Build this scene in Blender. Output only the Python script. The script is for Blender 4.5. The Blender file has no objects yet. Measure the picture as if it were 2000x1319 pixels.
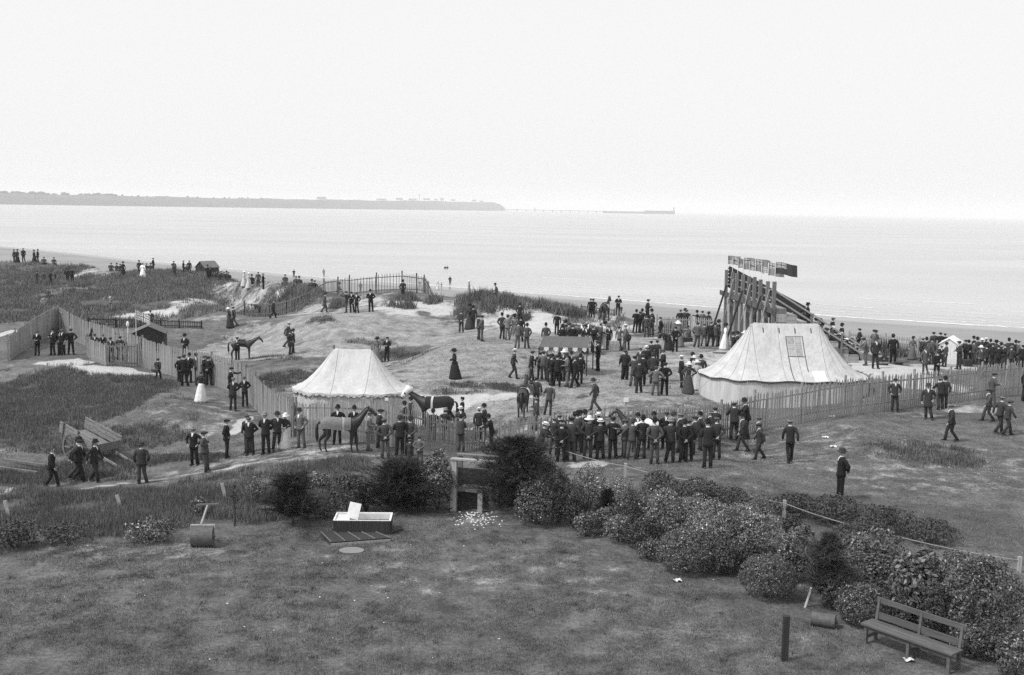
import bpy, bmesh, math, random
import numpy as np
from mathutils import Vector, Matrix, Euler
from mathutils import noise as mnoise
random.seed(7); RNG = np.random.default_rng(7)
scene = bpy.context.scene
col = scene.collection
R = math.radians

# ------------------------------------------------------------------ camera
CAM_Z = 10.0
F, CX, CY = 2144.0, 1000.0, 659.5            # focal length and centre of a 2000 x 1319 frame
PITCH, ROLL = math.atan((659.5 - 407.0) / F), R(1.03)
CAMROT = Matrix.Rotation(math.pi / 2 - PITCH, 4, 'X') @ Matrix.Rotation(ROLL, 4, 'Z')
cd = bpy.data.cameras.new('camera'); cam = bpy.data.objects.new('camera', cd); col.objects.link(cam)
cd.sensor_width = 36.0; cd.lens = 36.0 * F / 2000.0; cd.clip_start = 0.5; cd.clip_end = 40000
cam.matrix_world = Matrix.Translation((0, 0, CAM_Z)) @ CAMROT
scene.camera = cam

# ------------------------------------------------------------------ world, sun, exposure
SUN_AZ, SUN_EL = R(-115), R(52)              # azimuth from +Y towards +X; high over the left shoulder
w = bpy.data.worlds.new('World'); scene.world = w; w.use_nodes = True
nt = w.node_tree; nt.nodes.clear()
sky = nt.nodes.new('ShaderNodeTexSky'); sky.sky_type = 'NISHITA'; sky.sun_disc = False
sky.sun_elevation = SUN_EL; sky.sun_rotation = SUN_AZ; sky.air_density = 1.0; sky.dust_density = 4.0; sky.ozone_density = 1.0
bw = nt.nodes.new('ShaderNodeRGBToBW')
flat = nt.nodes.new('ShaderNodeMath'); flat.operation = 'MULTIPLY_ADD'     # thin even cloud over the clear sky
flat.inputs[1].default_value = 0.18; flat.inputs[2].default_value = 7.0
bg = nt.nodes.new('ShaderNodeBackground'); bg.inputs['Strength'].default_value = 0.10
out = nt.nodes.new('ShaderNodeOutputWorld')
nt.links.new(sky.outputs[0], bw.inputs[0]); nt.links.new(bw.outputs[0], flat.inputs[0])
nt.links.new(flat.outputs[0], bg.inputs['Color']); nt.links.new(bg.outputs[0], out.inputs['Surface'])
sl = bpy.data.lights.new('sun', 'SUN'); sun = bpy.data.objects.new('sun', sl); col.objects.link(sun)
sl.energy = 2.6; sl.angle = R(10); sl.color = (1, 1, 1)
sdir = Vector((math.sin(SUN_AZ) * math.cos(SUN_EL), math.cos(SUN_AZ) * math.cos(SUN_EL), math.sin(SUN_EL)))
sun.rotation_euler = sdir.to_track_quat('Z', 'Y').to_euler(); sun.location = sdir * 300
vs = scene.view_settings
vs.view_transform = 'Standard'; vs.look = 'None'; vs.gamma = 1.0; vs.use_curve_mapping = False; vs.exposure = 0.3
scene.cycles.use_denoising = False          # the sampling grain reads like the grain of the plate
scene.cycles.max_bounces = 6; scene.cycles.diffuse_bounces = 2; scene.cycles.glossy_bounces = 2
scene.cycles.volume_bounces = 1; scene.cycles.transparent_max_bounces = 8

# ------------------------------------------------------------------ helpers
def tag(o, label=None, cat=None, group=None, kind=None):
    if label: o['label'] = label
    if cat: o['category'] = cat
    if group: o['group'] = group
    if kind: o['kind'] = kind
    return o
def empty(name, loc=(0, 0, 0), rz=0.0, parent=None):
    o = bpy.data.objects.new(name, None); o.empty_display_size = 0.2
    col.objects.link(o); o.location = loc; o.rotation_euler = (0, 0, rz); o.parent = parent
    return o
def link(name, me, parent=None, loc=(0, 0, 0), rot=(0, 0, 0), sc=(1, 1, 1)):
    o = bpy.data.objects.new(name, me); col.objects.link(o)
    o.location = loc; o.rotation_euler = rot; o.scale = sc; o.parent = parent
    return o
class MB:
    """collects vertices and faces; build() links ONE mesh object"""
    def __init__(s): s.v = []; s.f = []; s.m = []
    def add(s, vs, fs, mi=0):
        k = len(s.v); s.v += [tuple(p) for p in vs]
        for f in fs: s.f.append(tuple(i + k for i in f)); s.m.append(mi)
        return s
    def box(s, c, d, rot=None, mi=0, taper=1.0):
        x, y, z = d[0] / 2, d[1] / 2, d[2] / 2
        P = [Vector(p) for p in ((-x, -y, -z), (x, -y, -z), (x, y, -z), (-x, y, -z), (-x * taper, -y * taper, z), (x * taper, -y * taper, z), (x * taper, y * taper, z), (-x * taper, y * taper, z))]
        if rot is not None: P = [rot @ p for p in P]
        c = Vector(c)
        return s.add([p + c for p in P], [(3, 2, 1, 0), (4, 5, 6, 7), (0, 1, 5, 4), (1, 2, 6, 5), (2, 3, 7, 6), (3, 0, 4, 7)], mi)
    def bar(s, a, b, wd, th, up=(0, 0, 1), mi=0):
        a, b = Vector(a), Vector(b); t = (b - a); L = t.length; t.normalize()
        sd = t.cross(Vector(up))
        if sd.length < 1e-4: sd = t.cross(Vector((0, 1, 0)))
        sd.normalize(); u = sd.cross(t)
        P = [p + sd * (i * wd / 2) + u * (j * th / 2) for p in (a, b) for i, j in ((-1, -1), (1, -1), (1, 1), (-1, 1))]
        return s.add(P, [(0, 1, 2, 3), (7, 6, 5, 4), (0, 4, 5, 1), (1, 5, 6, 2), (2, 6, 7, 3), (3, 7, 4, 0)], mi)
    def loft(s, rings, mi=0, cap=True, closed=True):
        n = len(rings[0]); k = len(s.v)
        for r in rings: s.v += [tuple(p) for p in r]
        for i in range(len(rings) - 1):
            for j in range(n if closed else n - 1):
                a, b = k + i * n + j, k + i * n + (j + 1) % n
                s.f.append((a, b, b + n, a + n)); s.m.append(mi)
        if cap and closed:
            s.f.append(tuple(k + j for j in reversed(range(n)))); s.m.append(mi)
            s.f.append(tuple(k + (len(rings) - 1) * n + j for j in range(n))); s.m.append(mi)
        return s
    def tube(s, path, rad, n=8, mi=0, ref=(0, 1, 0)):
        path = [Vector(p) for p in path]; rings = []
        for i, p in enumerate(path):
            t = (path[min(i + 1, len(path) - 1)] - path[max(i - 1, 0)])
            t = t.normalized() if t.length > 1e-6 else Vector((0, 0, 1))
            sd = t.cross(Vector(ref))
            if sd.length < 0.05: sd = t.cross(Vector((1, 0, 0.01)))
            sd.normalize(); u = sd.cross(t).normalized()
            r = rad[i] if hasattr(rad, '__len__') else rad
            ra, rb = r if hasattr(r, '__len__') else (r, r)
            rings.append([p + sd * (math.cos(2 * math.pi * j / n) * ra) + u * (math.sin(2 * math.pi * j / n) * rb) for j in range(n)])
        return s.loft(rings, mi)
    def lathe(s, prof, n=14, mi=0, c=(0, 0, 0), sx=1.0, sy=1.0):
        rings = [[(c[0] + r * sx * math.cos(2 * math.pi * j / n), c[1] + r * sy * math.sin(2 * math.pi * j / n), c[2] + z) for j in range(n)] for r, z in prof]
        return s.loft(rings, mi)
    def mesh(s, name, mats, smooth=False):
        me = bpy.data.meshes.new(name); me.from_pydata(s.v, [], s.f)
        for m in (mats if isinstance(mats, (list, tuple)) else [mats]): me.materials.append(m)
        if any(s.m): me.polygons.foreach_set('material_index', s.m)
        if smooth: me.polygons.foreach_set('use_smooth', [True] * len(me.polygons))
        me.update(); return me
    def build(s, name, mats, parent=None, smooth=False, loc=(0, 0, 0), rot=(0, 0, 0)):
        return link(name, s.mesh(name, mats, smooth), parent, loc, rot)
def np_mesh(name, V, Fq, mats, smooth=False):
    """fast mesh from numpy arrays; Fq is (n, k)"""
    me = bpy.data.meshes.new(name); k = Fq.shape[1]
    me.vertices.add(len(V)); me.vertices.foreach_set('co', np.asarray(V, np.float32).ravel())
    me.loops.add(Fq.size); me.loops.foreach_set('vertex_index', Fq.astype(np.int32).ravel())
    me.polygons.add(len(Fq)); me.polygons.foreach_set('loop_start', np.arange(0, Fq.size, k, dtype=np.int32))
    me.update(calc_edges=True)
    if smooth: me.polygons.foreach_set('use_smooth', np.ones(len(Fq), bool))
    for m in (mats if isinstance(mats, (list, tuple)) else [mats]): me.materials.append(m)
    return me

# ------------------------------------------------------------------ materials (a monochrome plate: all neutral greys)
MATS = {}
def g3(v): return (v, v, v, 1)
def mat(name, v, rough=0.85, var=0.25, scale=4.0, stretch=(1, 1, 1), bump=0.0, bscale=None, objcol=False, island=0.0, spec=0.3, fine=None):
    if name in MATS: return MATS[name]
    m = bpy.data.materials.new(name); m.use_nodes = True; n = m.node_tree; L = n.links
    b = n.nodes['Principled BSDF']; b.inputs['Roughness'].default_value = rough; b.inputs['Specular IOR Level'].default_value = spec
    tc = n.nodes.new('ShaderNodeTexCoord'); mp = n.nodes.new('ShaderNodeMapping'); mp.inputs['Scale'].default_value = stretch
    L.new(tc.outputs['Object'], mp.inputs[0])
    nz = n.nodes.new('ShaderNodeTexNoise'); nz.inputs['Scale'].default_value = scale; nz.inputs['Detail'].default_value = 6; nz.inputs['Roughness'].default_value = 0.65
    L.new(mp.outputs[0], nz.inputs['Vector'])
    mr = n.nodes.new('ShaderNodeMapRange'); mr.inputs['From Min'].default_value = 0.3; mr.inputs['From Max'].default_value = 0.7
    mr.inputs['To Min'].default_value = 1 - var; mr.inputs['To Max'].default_value = 1 + var
    L.new(nz.outputs['Fac'], mr.inputs['Value'])
    cur = mr.outputs[0]
    if island:
        gi = n.nodes.new('ShaderNodeNewGeometry'); mi = n.nodes.new('ShaderNodeMapRange')
        mi.inputs['To Min'].default_value = 1 - island; mi.inputs['To Max'].default_value = 1 + island
        L.new(gi.outputs['Random Per Island'], mi.inputs['Value'])
        mm = n.nodes.new('ShaderNodeMath'); mm.operation = 'MULTIPLY'; L.new(cur, mm.inputs[0]); L.new(mi.outputs[0], mm.inputs[1]); cur = mm.outputs[0]
    oi = n.nodes.new('ShaderNodeObjectInfo')
    sc = n.nodes.new('ShaderNodeMath'); sc.operation = 'MULTIPLY'; L.new(cur, sc.inputs[0])
    if objcol:
        bwn = n.nodes.new('ShaderNodeRGBToBW'); L.new(oi.outputs['Color'], bwn.inputs[0]); L.new(bwn.outputs[0], sc.inputs[1])
    else:
        rr = n.nodes.new('ShaderNodeMapRange'); rr.inputs['To Min'].default_value = v * 0.88; rr.inputs['To Max'].default_value = v * 1.12
        L.new(oi.outputs['Random'], rr.inputs['Value']); L.new(rr.outputs[0], sc.inputs[1])
    L.new(sc.outputs[0], b.inputs['Base Color'])
    if bump:
        nb = n.nodes.new('ShaderNodeTexNoise'); nb.inputs['Scale'].default_value = bscale or scale * 5; nb.inputs['Detail'].default_value = 4
        L.new(mp.outputs[0], nb.inputs['Vector'])
        bp = n.nodes.new('ShaderNodeBump'); bp.inputs['Strength'].default_value = bump; bp.inputs['Distance'].default_value = 0.05
        L.new(nb.outputs['Fac'], bp.inputs['Height']); L.new(bp.outputs[0], b.inputs['Normal'])
    MATS[name] = m; return m
CLOTH = mat('cloth', 0, 0.9, 0.18, 9, objcol=True, bump=0.25, bscale=14)
SKIN = mat('skin', 0.34, 0.6, 0.12, 10)
SHIRT = mat('linen', 0.66, 0.85, 0.08, 20)
STRAW = mat('straw', 0.68, 0.8, 0.1, 60)
BAND = mat('hat_band', 0.015, 0.7, 0.1, 20)
LEATHER = mat('leather', 0.02, 0.45, 0.3, 20)
HIDE = mat('horse_hide', 0, 0.5, 0.25, 5, objcol=True, spec=0.5)
HAIR = mat('hair', 0.03, 0.6, 0.3, 30)
WOOD = mat('weathered_wood', 0.16, 0.85, 0.35, 3, (6, 6, 0.6), 0.3)
WOODL = mat('pale_timber', 0.34, 0.85, 0.28, 2.5, (6, 6, 0.6), 0.3)
WOODD = mat('dark_timber', 0.035, 0.8, 0.35, 3, (6, 6, 0.6), 0.2)
PALE = mat('picket_wood', 0.27, 0.9, 0.4, 5, (4, 4, 0.8), 0.2)
PALED = mat('split_pale_wood', 0.25, 0.9, 0.45, 5, (4, 4, 0.8), 0.2)
CANVAS = mat('canvas', 0.48, 0.9, 0.17, 1.0, (3.2, 3.2, 0.22), 0.7, 2.2)
CANVASW = mat('canvas_wall', 0.5, 0.9, 0.2, 1.4, (3, 3, 0.3), 0.8, 2.5)
CANVASP = mat('canvas_patch', 0.75, 0.9, 0.06, 4)
TRIM = mat('dark_trim', 0.05, 0.8, 0.2, 10)
IRON = mat('rusty_iron', 0.10, 0.6, 0.35, 8, bump=0.2)
WHITE = mat('white_paint', 0.72, 0.6, 0.12, 6)
ROPE = mat('rope', 0.27, 0.9, 0.2, 30)

# ------------------------------------------------------------------ pixel rays and the lie of the land
_M3 = np.array(CAMROT.to_3x3())
def ray(px, py):
    d = _M3 @ np.array(((px - CX) / F, -(py - CY) / F, -1.0))
    return d / d[1]                                   # per metre of forward distance
def at_depth(px, py, Y):
    d = ray(px, py); return Vector((d[0] * Y, Y, CAM_Z + d[2] * Y))
def by_height(px, yt, yb, H):
    """where something H metres tall spans the rows yt..yb"""
    s1, s2 = ray(px, yb), ray(px, yt); Y = H / (s2[2] - s1[2])
    return np.array((s1[0] * Y, Y, CAM_Z + s1[2] * Y))
def project(p):
    q = np.array(CAMROT.to_3x3()).T @ (np.array(p) - np.array((0, 0, CAM_Z)))
    return CX + F * q[0] / -q[2], CY - F * q[1] / -q[2]
SEA_Z = -4.5
# standing figures and pickets seen whole in the photograph fix the ground under them: column, top row, foot row, metres
CTRL_TXT = """
31 486 511 1.75;46 484 511 1.75;72 528 554 1.75;135 524 551 1.75;274 508 538 1.75;341 514 544 1.75;411 517 548 1.75;504 530 559 1.75
73 644 695 1.75;103 641 694 1.75;139 640 693 1.75;362 690 755 1.78;387 689 745 1.75;408 694 753 1.75;455 735 802 1.75;479 733 795 1.75
380 832 909 1.75;402 840 922 1.78;443 816 895 1.75;487 812 888 1.75;520 804 887 1.78;590 796 875 1.75;102 874 953 1.75;185 857 942 1.78;277 862 945 1.78
659 790 868 1.78;719 800 880 1.75;753 815 896 1.78;790 810 890 1.75;900 811 880 1.65;464 657 703 1.7;566 643 693 1.75;755 656 706 1.78;685 567 611 1.78;725 565 609 1.78;633 572 612 1.75
888 681 740 1.72;901 605 650 1.75;941 614 667 1.78;981 610 663 1.75;1010 627 680 1.75;1028 631 681 1.75;1002 680 740 1.75;1088 691 756 1.78;1123 693 757 1.75;1168 663 725 1.78
1163 737 803 1.78;1070 745 810 1.75;1241 604 650 1.75;1263 615 659 1.75;1289 618 660 1.75;1328 603 648 1.75;1318 636 688 1.75;1361 628 679 1.75;1388 626 678 1.75;1222 685 742 1.75;1247 700 768 1.78;1297 706 772 1.75;1331 693 757 1.75;1344 706 769 1.72;1415 631 683 1.7
1112 811 901 1.8;1196 811 897 1.8;1278 814 907 1.8;1309 814 904 1.8;1382 818 915 1.8;1433 786 860 1.75;1483 825 898 1.7;1543 817 904 1.78;1640 874 975 1.85;1747 737 805 1.75;1813 748 819 1.75;1857 786 862 1.75;1935 726 795 1.75;1957 776 850 1.75
1708 658 720 1.78;1744 652 711 1.75;1806 676 728 1.72;1872 664 720 1.75;1936 668 712 1.72;1988 664 709 1.72;1781 657 702 1.7
115 598 650 1.9;173 626 677 1.9;275 657 715 1.9;375 682 745 1.9;425 693 755 1.9;488 722 790 1.9;565 777 855 1.9;250 622 643 0.9
673 542 580 1.75;723 539 577 1.75;773 531 569 1.75;825 539 577 1.75;863 557 589 1.6;616 574 612 1.75;520 617 652 1.75;573 594 630 1.75
1580 750 825 1.82;1704 732 807 1.82;1790 725 794 1.82;1990 704 768 1.82;640 782 856 1.75;767 790 872 1.85;830 803 880 1.85
1170 580 624 1.72;1206 576 614 1.72;1264 580 618 1.75
"""
ctrl = []
for tok in CTRL_TXT.replace('\n', ';').split(';'):
    if tok.strip():
        a = [float(q) for q in tok.split()]; ctrl.append(by_height(*a))
def lawn(px, py, z):
    d = ray(px, py); Y = (z - CAM_Z) / d[2]; return np.array((d[0] * Y, Y, z))
for px in range(-400, 2500, 180):                       # the garden in front of the house is level
    for py in (1100, 1180, 1260, 1340, 1500): ctrl.append(lawn(px, py, 0.0))
for a in ((40, 1045, -.1), (250, 1040, -.1), (450, 1030, -.1), (620, 1010, -.05), (800, 1000, 0), (980, 1010, .05), (1100, 1030, .1), (1200, 1040, .1), (1000, 900, .35),
          (60, 1005, .1), (240, 990, .05), (420, 970, -.1), (560, 945, -.3), (1221, 930, .75), (1373, 962, .6), (1531, 1010, .45), (1700, 1040, .4), (1900, 1090, .3),
          (20, 880, -1.3), (130, 900, -1.3), (-200, 900, -1.3), (-200, 1000, 0), (20, 780, -1.0), (200, 790, -.7), (-150, 700, -.6), (2150, 900, .1), (2200, 780, .2), (2200, 720, .3), (2200, 1000, .1),
          (-200, 600, 1.0), (-200, 540, 1.9), (0, 600, .2), (200, 590, .3), (330, 585, .9), (420, 590, 1.2), (2200, 690, .4), (1520, 690, .6), (1600, 700, .5), (1450, 740, .1), (1380, 788, -.12), (1380, 792, -.15), (1420, 796, -.12), (1450, 800, -.08), (1520, 802, 0), (1600, 796, .1), (1660, 790, .15), (1400, 820, -.1)):
    ctrl.append(lawn(*a))
ctrl = np.array(ctrl)
CU, CV, CZ = ctrl[:, 0] / ctrl[:, 1], np.log(ctrl[:, 1]), ctrl[:, 2]
def crest_pts():
    P = []
    for px, py, z in ((-400, 512, 2.0), (0, 513, 2.0), (60, 513, 2.0), (140, 522, 1.9), (240, 533, 1.7), (340, 529, 1.9), (400, 538, 1.8), (480, 553, 1.9), (560, 556, 2.3), (620, 570, 2.2), (680, 580, 1.85), (773, 568, 2.45), (830, 577, 2.1),
                      (880, 586, 2.0), (930, 580, 2.5), (985, 578, 2.7), (1050, 592, 2.3), (1130, 605, 1.9), (1210, 616, 1.6), (1300, 640, 1.1), (1400, 648, 1.0), (1550, 660, .9), (1690, 664, .8), (1800, 678, .7), (2000, 692, .6), (2400, 720, .5)):
        q = lawn(px, py, z); P.append((q[0] / q[1], q[1]))
    return np.array(sorted(P))
CREST = crest_pts()
WATER = np.array(sorted([(lambda q: (q[0] / q[1], q[1]))(lawn(px, py, SEA_Z)) for px, py in ((-500, 450), (0, 481), (250, 507), (450, 526), (625, 543), (875, 561), (1000, 571), (1200, 586), (1400, 602), (1700, 624), (2000, 642), (2500, 668))]))
def sstep(t): t = np.clip(t, 0, 1); return t * t * (3 - 2 * t)
def fbm(x, y, sc, seed):
    """cheap value noise, smooth, about -1..1"""
    def h(i, j):
        n = np.sin(i * 127.1 + j * 311.7 + seed * 74.7) * 43758.5453
        return (n - np.floor(n)) * 2 - 1
    t = np.zeros_like(x); amp = 1.0
    for o in range(4):
        X, Y = x / sc, y / sc; i, j = np.floor(X), np.floor(Y); a, b = sstep(X - i), sstep(Y - j)
        t = t + amp * ((h(i, j) * (1 - a) + h(i + 1, j) * a) * (1 - b) + (h(i, j + 1) * (1 - a) + h(i + 1, j + 1) * a) * b)
        sc = sc / 2.1; amp *= 0.5; seed += 3
    return t / 1.6
NU, NV = 480, 600
U0, U1, V0, V1 = -0.85, 0.85, math.log(5.0), math.log(430.0)
GU = np.linspace(U0, U1, NU); GV = np.linspace(V0, V1, NV)
UU, VV = np.meshgrid(GU, GV)                        # rows: distance
XX, YY = UU * np.exp(VV), np.exp(VV)
num = np.zeros_like(UU); den = np.full_like(UU, 1e-9)
for u, v, z in zip(CU, CV, CZ):
    wgt = np.exp(-((UU - u) / 0.05) ** 2 - ((VV - v) / 0.085) ** 2) + 2e-4 / (0.02 + (UU - u) ** 2 + (VV - v) ** 2 * 0.4) ** 2 * 1e-2
    num += wgt * z; den += wgt
ZL = num / den
yc = np.interp(UU, CREST[:, 0], CREST[:, 1]); yw = np.interp(UU, WATER[:, 0], WATER[:, 1])
d_crest = YY - yc
# the crest row itself has a known height
zc = CAM_Z + np.array([0])
CRZ = np.array([z for z in (2.0, 2.0, 2.0, 1.9, 1.7, 1.9, 1.8, 1.9, 2.3, 2.2, 1.85, 2.45, 2.1, 2.0, 2.5, 2.7, 2.3, 1.9, 1.6, 1.1, 1.0, .9, .8, .7, .6, .5)])
zcrest = np.interp(UU, CREST[:, 0], CRZ)
wc = np.exp(-(d_crest / (0.055 * yc)) ** 2)
dune = np.exp(-((d_crest + 0.05 * yc) / (0.13 * yc)) ** 2) * np.interp(UU, [-.5, .05, .13, .2], [1, 1, .5, .1])
ZL = np.where(d_crest > 0, zcrest, ZL * (1 - wc) + zcrest * wc)
ZL = ZL + 0.05 * fbm(XX, YY, 5.0, 1) * sstep((YY - 24) / 20) + 0.42 * fbm(XX, YY, 9.0, 5) * dune
zbeach = np.clip(SEA_Z + 0.016 * (yw - YY), -6.8, -3.2)
ZT = ZL + (zbeach - ZL) * sstep(d_crest / 16.0)
def ter(x, y):
    u = np.clip((np.asarray(x, float) / y - U0) / (U1 - U0) * (NU - 1), 0, NU - 1.001); v = np.clip((np.log(y) - V0) / (V1 - V0) * (NV - 1), 0, NV - 1.001)
    i, j = u.astype(int), v.astype(int); a, b = u - i, v - j
    return (ZT[j, i] * (1 - a) + ZT[j, i + 1] * a) * (1 - b) + (ZT[j + 1, i] * (1 - a) + ZT[j + 1, i + 1] * a) * b
_Ys = np.exp(np.linspace(math.log(8), math.log(420), 6000))
def hit(px, py):
    """first point of the ground along a sight line"""
    d = ray(px, py); z = CAM_Z + d[2] * _Ys; g = ter(d[0] * _Ys, _Ys)
    k = np.argmax(z < g)
    if not (z < g).any(): k = len(_Ys) - 1
    Y = _Ys[k]; return Vector((d[0] * Y, Y, float(g[k])))
def gz(x, y): return float(ter(np.array([x]), np.array([float(y)]))[0])
# ------------------------------------------------------------------ ground sheet
def ell(mask, items, rough=0.5):
    for px, py, rx, ry, amt in items:
        c = hit(px, py); a, b = hit(px, py - ry), hit(px, py + ry)
        rX = max(rx * c.y / F, .15); rY = min(max((a.y - b.y) / 2, rX * 0.3), rX * 4 + 3)
        sel = (np.abs(XX - c.x) < rX * 2) & (np.abs(YY - c.y) < rY * 2)
        if not sel.any(): continue
        x, y = XX[sel], YY[sel]
        d = np.sqrt(((x - c.x) / rX) ** 2 + ((y - c.y) / rY) ** 2) + rough * fbm(x, y, max(rX, .5) * 0.6, px % 17)
        mask[sel] = np.maximum(mask[sel], amt * sstep((1.25 - d) / 0.5))
def strip(mask, pts, width, amt):
    P = [hit(*p) for p in pts]
    for a, b in zip(P[:-1], P[1:]):
        ab = np.array((b.x - a.x, b.y - a.y)); L2 = ab @ ab + 1e-9
        t = np.clip(((XX - a.x) * ab[0] + (YY - a.y) * ab[1]) / L2, 0, 1)
        d = np.hypot(XX - a.x - t * ab[0], YY - a.y - t * ab[1])
        sel = d < width * 2.5
        if sel.any():
            dd = d[sel] / width + 0.5 * fbm(XX[sel], YY[sel], 1.2, 9)
            mask[sel] = np.maximum(mask[sel], amt * sstep((1.2 - dd) / 0.7))
SAND = np.zeros_like(XX); ROUGH = np.zeros_like(XX); DRY = np.zeros_like(XX)
ell(SAND, [(130, 708, 45, 8, .9), (225, 725, 65, 10, 1), (180, 722, 50, 7, .8), (270, 618, 75, 8, 1), (470, 830, 14, 22, .8), (380, 855, 30, 7, .2),
           (785, 600, 50, 14, .8), (720, 590, 40, 8, .5), (850, 598, 40, 12, .7), (560, 565, 30, 8, .6), (380, 590, 30, 8, .6), (420, 620, 60, 6, .4), (350, 600, 25, 16, .6), (500, 585, 26, 12, .5),
           (1000, 605, 35, 12, .8), (1060, 625, 45, 14, 1), (1100, 640, 60, 7, .9), (1060, 645, 60, 5, .8), (1170, 622, 50, 12, .7), (1230, 640, 40, 8, .6), (960, 600, 30, 12, .5),
           (850, 790, 75, 22, 1), (930, 778, 55, 10, .8), (1000, 773, 40, 6, .7), (820, 815, 50, 14, .7), (1020, 775, 30, 5, .6),
           (1330, 710, 60, 14, .45), (1400, 700, 40, 14, .5), (1420, 690, 30, 8, .6), (1285, 770, 70, 10, .25),
           (1750, 715, 80, 14, .9), (1700, 720, 40, 10, .8), (1850, 718, 60, 8, .6), (1730, 690, 50, 9, .6), (1960, 715, 40, 8, .5),
           (1155, 908, 55, 7, .6), (1230, 915, 60, 5, .3), (700, 855, 45, 8, .35), (660, 868, 40, 6, .3), (1180, 690, 40, 6, .25), (1300, 640, 60, 10, .35),
           (1800, 812, 60, 6, .35), (1900, 800, 60, 10, .5), (975, 865, 30, 12, .4), (600, 870, 70, 5, .3), (190, 525, 30, 5, .5), (240, 532, 20, 4, .6), (310, 528, 20, 6, .6), (225, 548, 90, 4, .3),
           (915, 1012, 48, 10, .35), (120, 640, 18, 8, .5), (15, 650, 14, 8, .8)])
strip(SAND, [(-60, 972), (0, 967), (150, 957), (300, 938), (450, 914), (560, 893), (690, 872)], 0.26, .55)
strip(SAND, [(0, 880), (130, 872), (260, 884), (380, 884), (480, 880), (560, 872)], 0.22, .4)
strip(SAND, [(-60, 561), (0, 560), (150, 555), (260, 546), (370, 545), (460, 556)], 0.9, .5)
strip(SAND, [(1560, 930), (1660, 915), (1830, 943), (2000, 962), (2200, 980)], 0.3, .3)
strip(SAND, [(1100, 912), (1221, 935), (1373, 968), (1480, 990)], 0.4, .25)
ell(DRY, [(620, 650, 200, 42, .95), (780, 650, 140, 40, .8), (900, 690, 140, 50, .75), (1100, 770, 260, 50, .6), (1250, 730, 240, 60, .65), (450, 690, 80, 26, .7), (720, 730, 150, 24, .45), (980, 650, 160, 34, .7), (1180, 670, 260, 40, .6), (1340, 700, 120, 40, .7), (430, 800, 120, 40, .3),
          (1500, 880, 190, 34, .3), (1800, 900, 300, 70, .3), (1450, 940, 120, 24, .25), (1300, 1200, 340, 50, .16), (1000, 1120, 300, 50, .22), (1250, 1290, 400, 60, .12), (700, 1090, 150, 25, .2), (1550, 1240, 160, 40, .18), (300, 1078, 200, 12, .4), (560, 890, 180, 18, .4), (330, 930, 150, 14, .25),
          (120, 998, 110, 6, .7), (330, 985, 80, 6, .7), (480, 968, 70, 6, .6), (660, 935, 60, 8, .6)])
ell(ROUGH, [(120, 780, 210, 60, 1), (60, 850, 150, 30, .8), (170, 870, 200, 20, .5), (560, 742, 70, 14, .65), (620, 625, 26, 6, .45), (520, 655, 26, 6, .4), (120, 600, 200, 35, .8), (330, 570, 150, 30, .6), (100, 530, 140, 14, .8),
            (950, 757, 80, 6, .5), (900, 768, 50, 5, .4), (1000, 765, 35, 4, .4), (560, 700, 40, 5, .3), (800, 690, 60, 10, .6), (720, 670, 50, 7, .5), (1830, 890, 110, 20, .4), (1760, 880, 40, 8, .5), (1880, 905, 50, 8, .5), (1750, 1010, 260, 28, .9), (1600, 980, 120, 14, .8), (1350, 970, 120, 14, .7),
            (100, 935, 160, 12, .5), (300, 975, 200, 14, .8), (100, 1020, 220, 18, 1), (560, 960, 140, 25, .8), (650, 910, 110, 14, .6), (380, 1010, 160, 16, .9), (850, 960, 120, 20, .8), (700, 985, 120, 14, .8), (1600, 560, 1, 1, 0), (300, 900, 160, 8, .5),
            (1300, 1075, 60, 18, .5), (1480, 1120, 90, 20, .5), (1700, 1180, 180, 30, .6), (1900, 1250, 120, 30, .5)])
BEACH = sstep((d_crest - 1) / 9.0); WET = sstep((YY - (yw - 0.16 * (yw - yc))) / np.maximum(0.10 * (yw - yc), 3.0)) * (d_crest > 0)
SAND = np.maximum(SAND, dune * sstep(0.35 * fbm(XX, YY, 6.0, 3) + 0.42) * np.interp(UU, [-.5, -.35, -.2, 0.1, .14], [.45, .6, .75, .95, .7]))
me = np_mesh('ground', np.stack([XX, YY, ZT], -1).reshape(-1, 3), (lambda a: np.stack([a[:-1, :-1], a[:-1, 1:], a[1:, 1:], a[1:, :-1]], -1).reshape(-1, 4))(np.arange(NU * NV).reshape(NV, NU)), [], True)
for nm, arr in (('sand', SAND), ('rough', ROUGH), ('dry', DRY), ('beach', BEACH), ('wet', WET)):
    me.attributes.new(nm, 'FLOAT', 'POINT').data.foreach_set('value', np.ascontiguousarray(arr.ravel(), np.float32))
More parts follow.
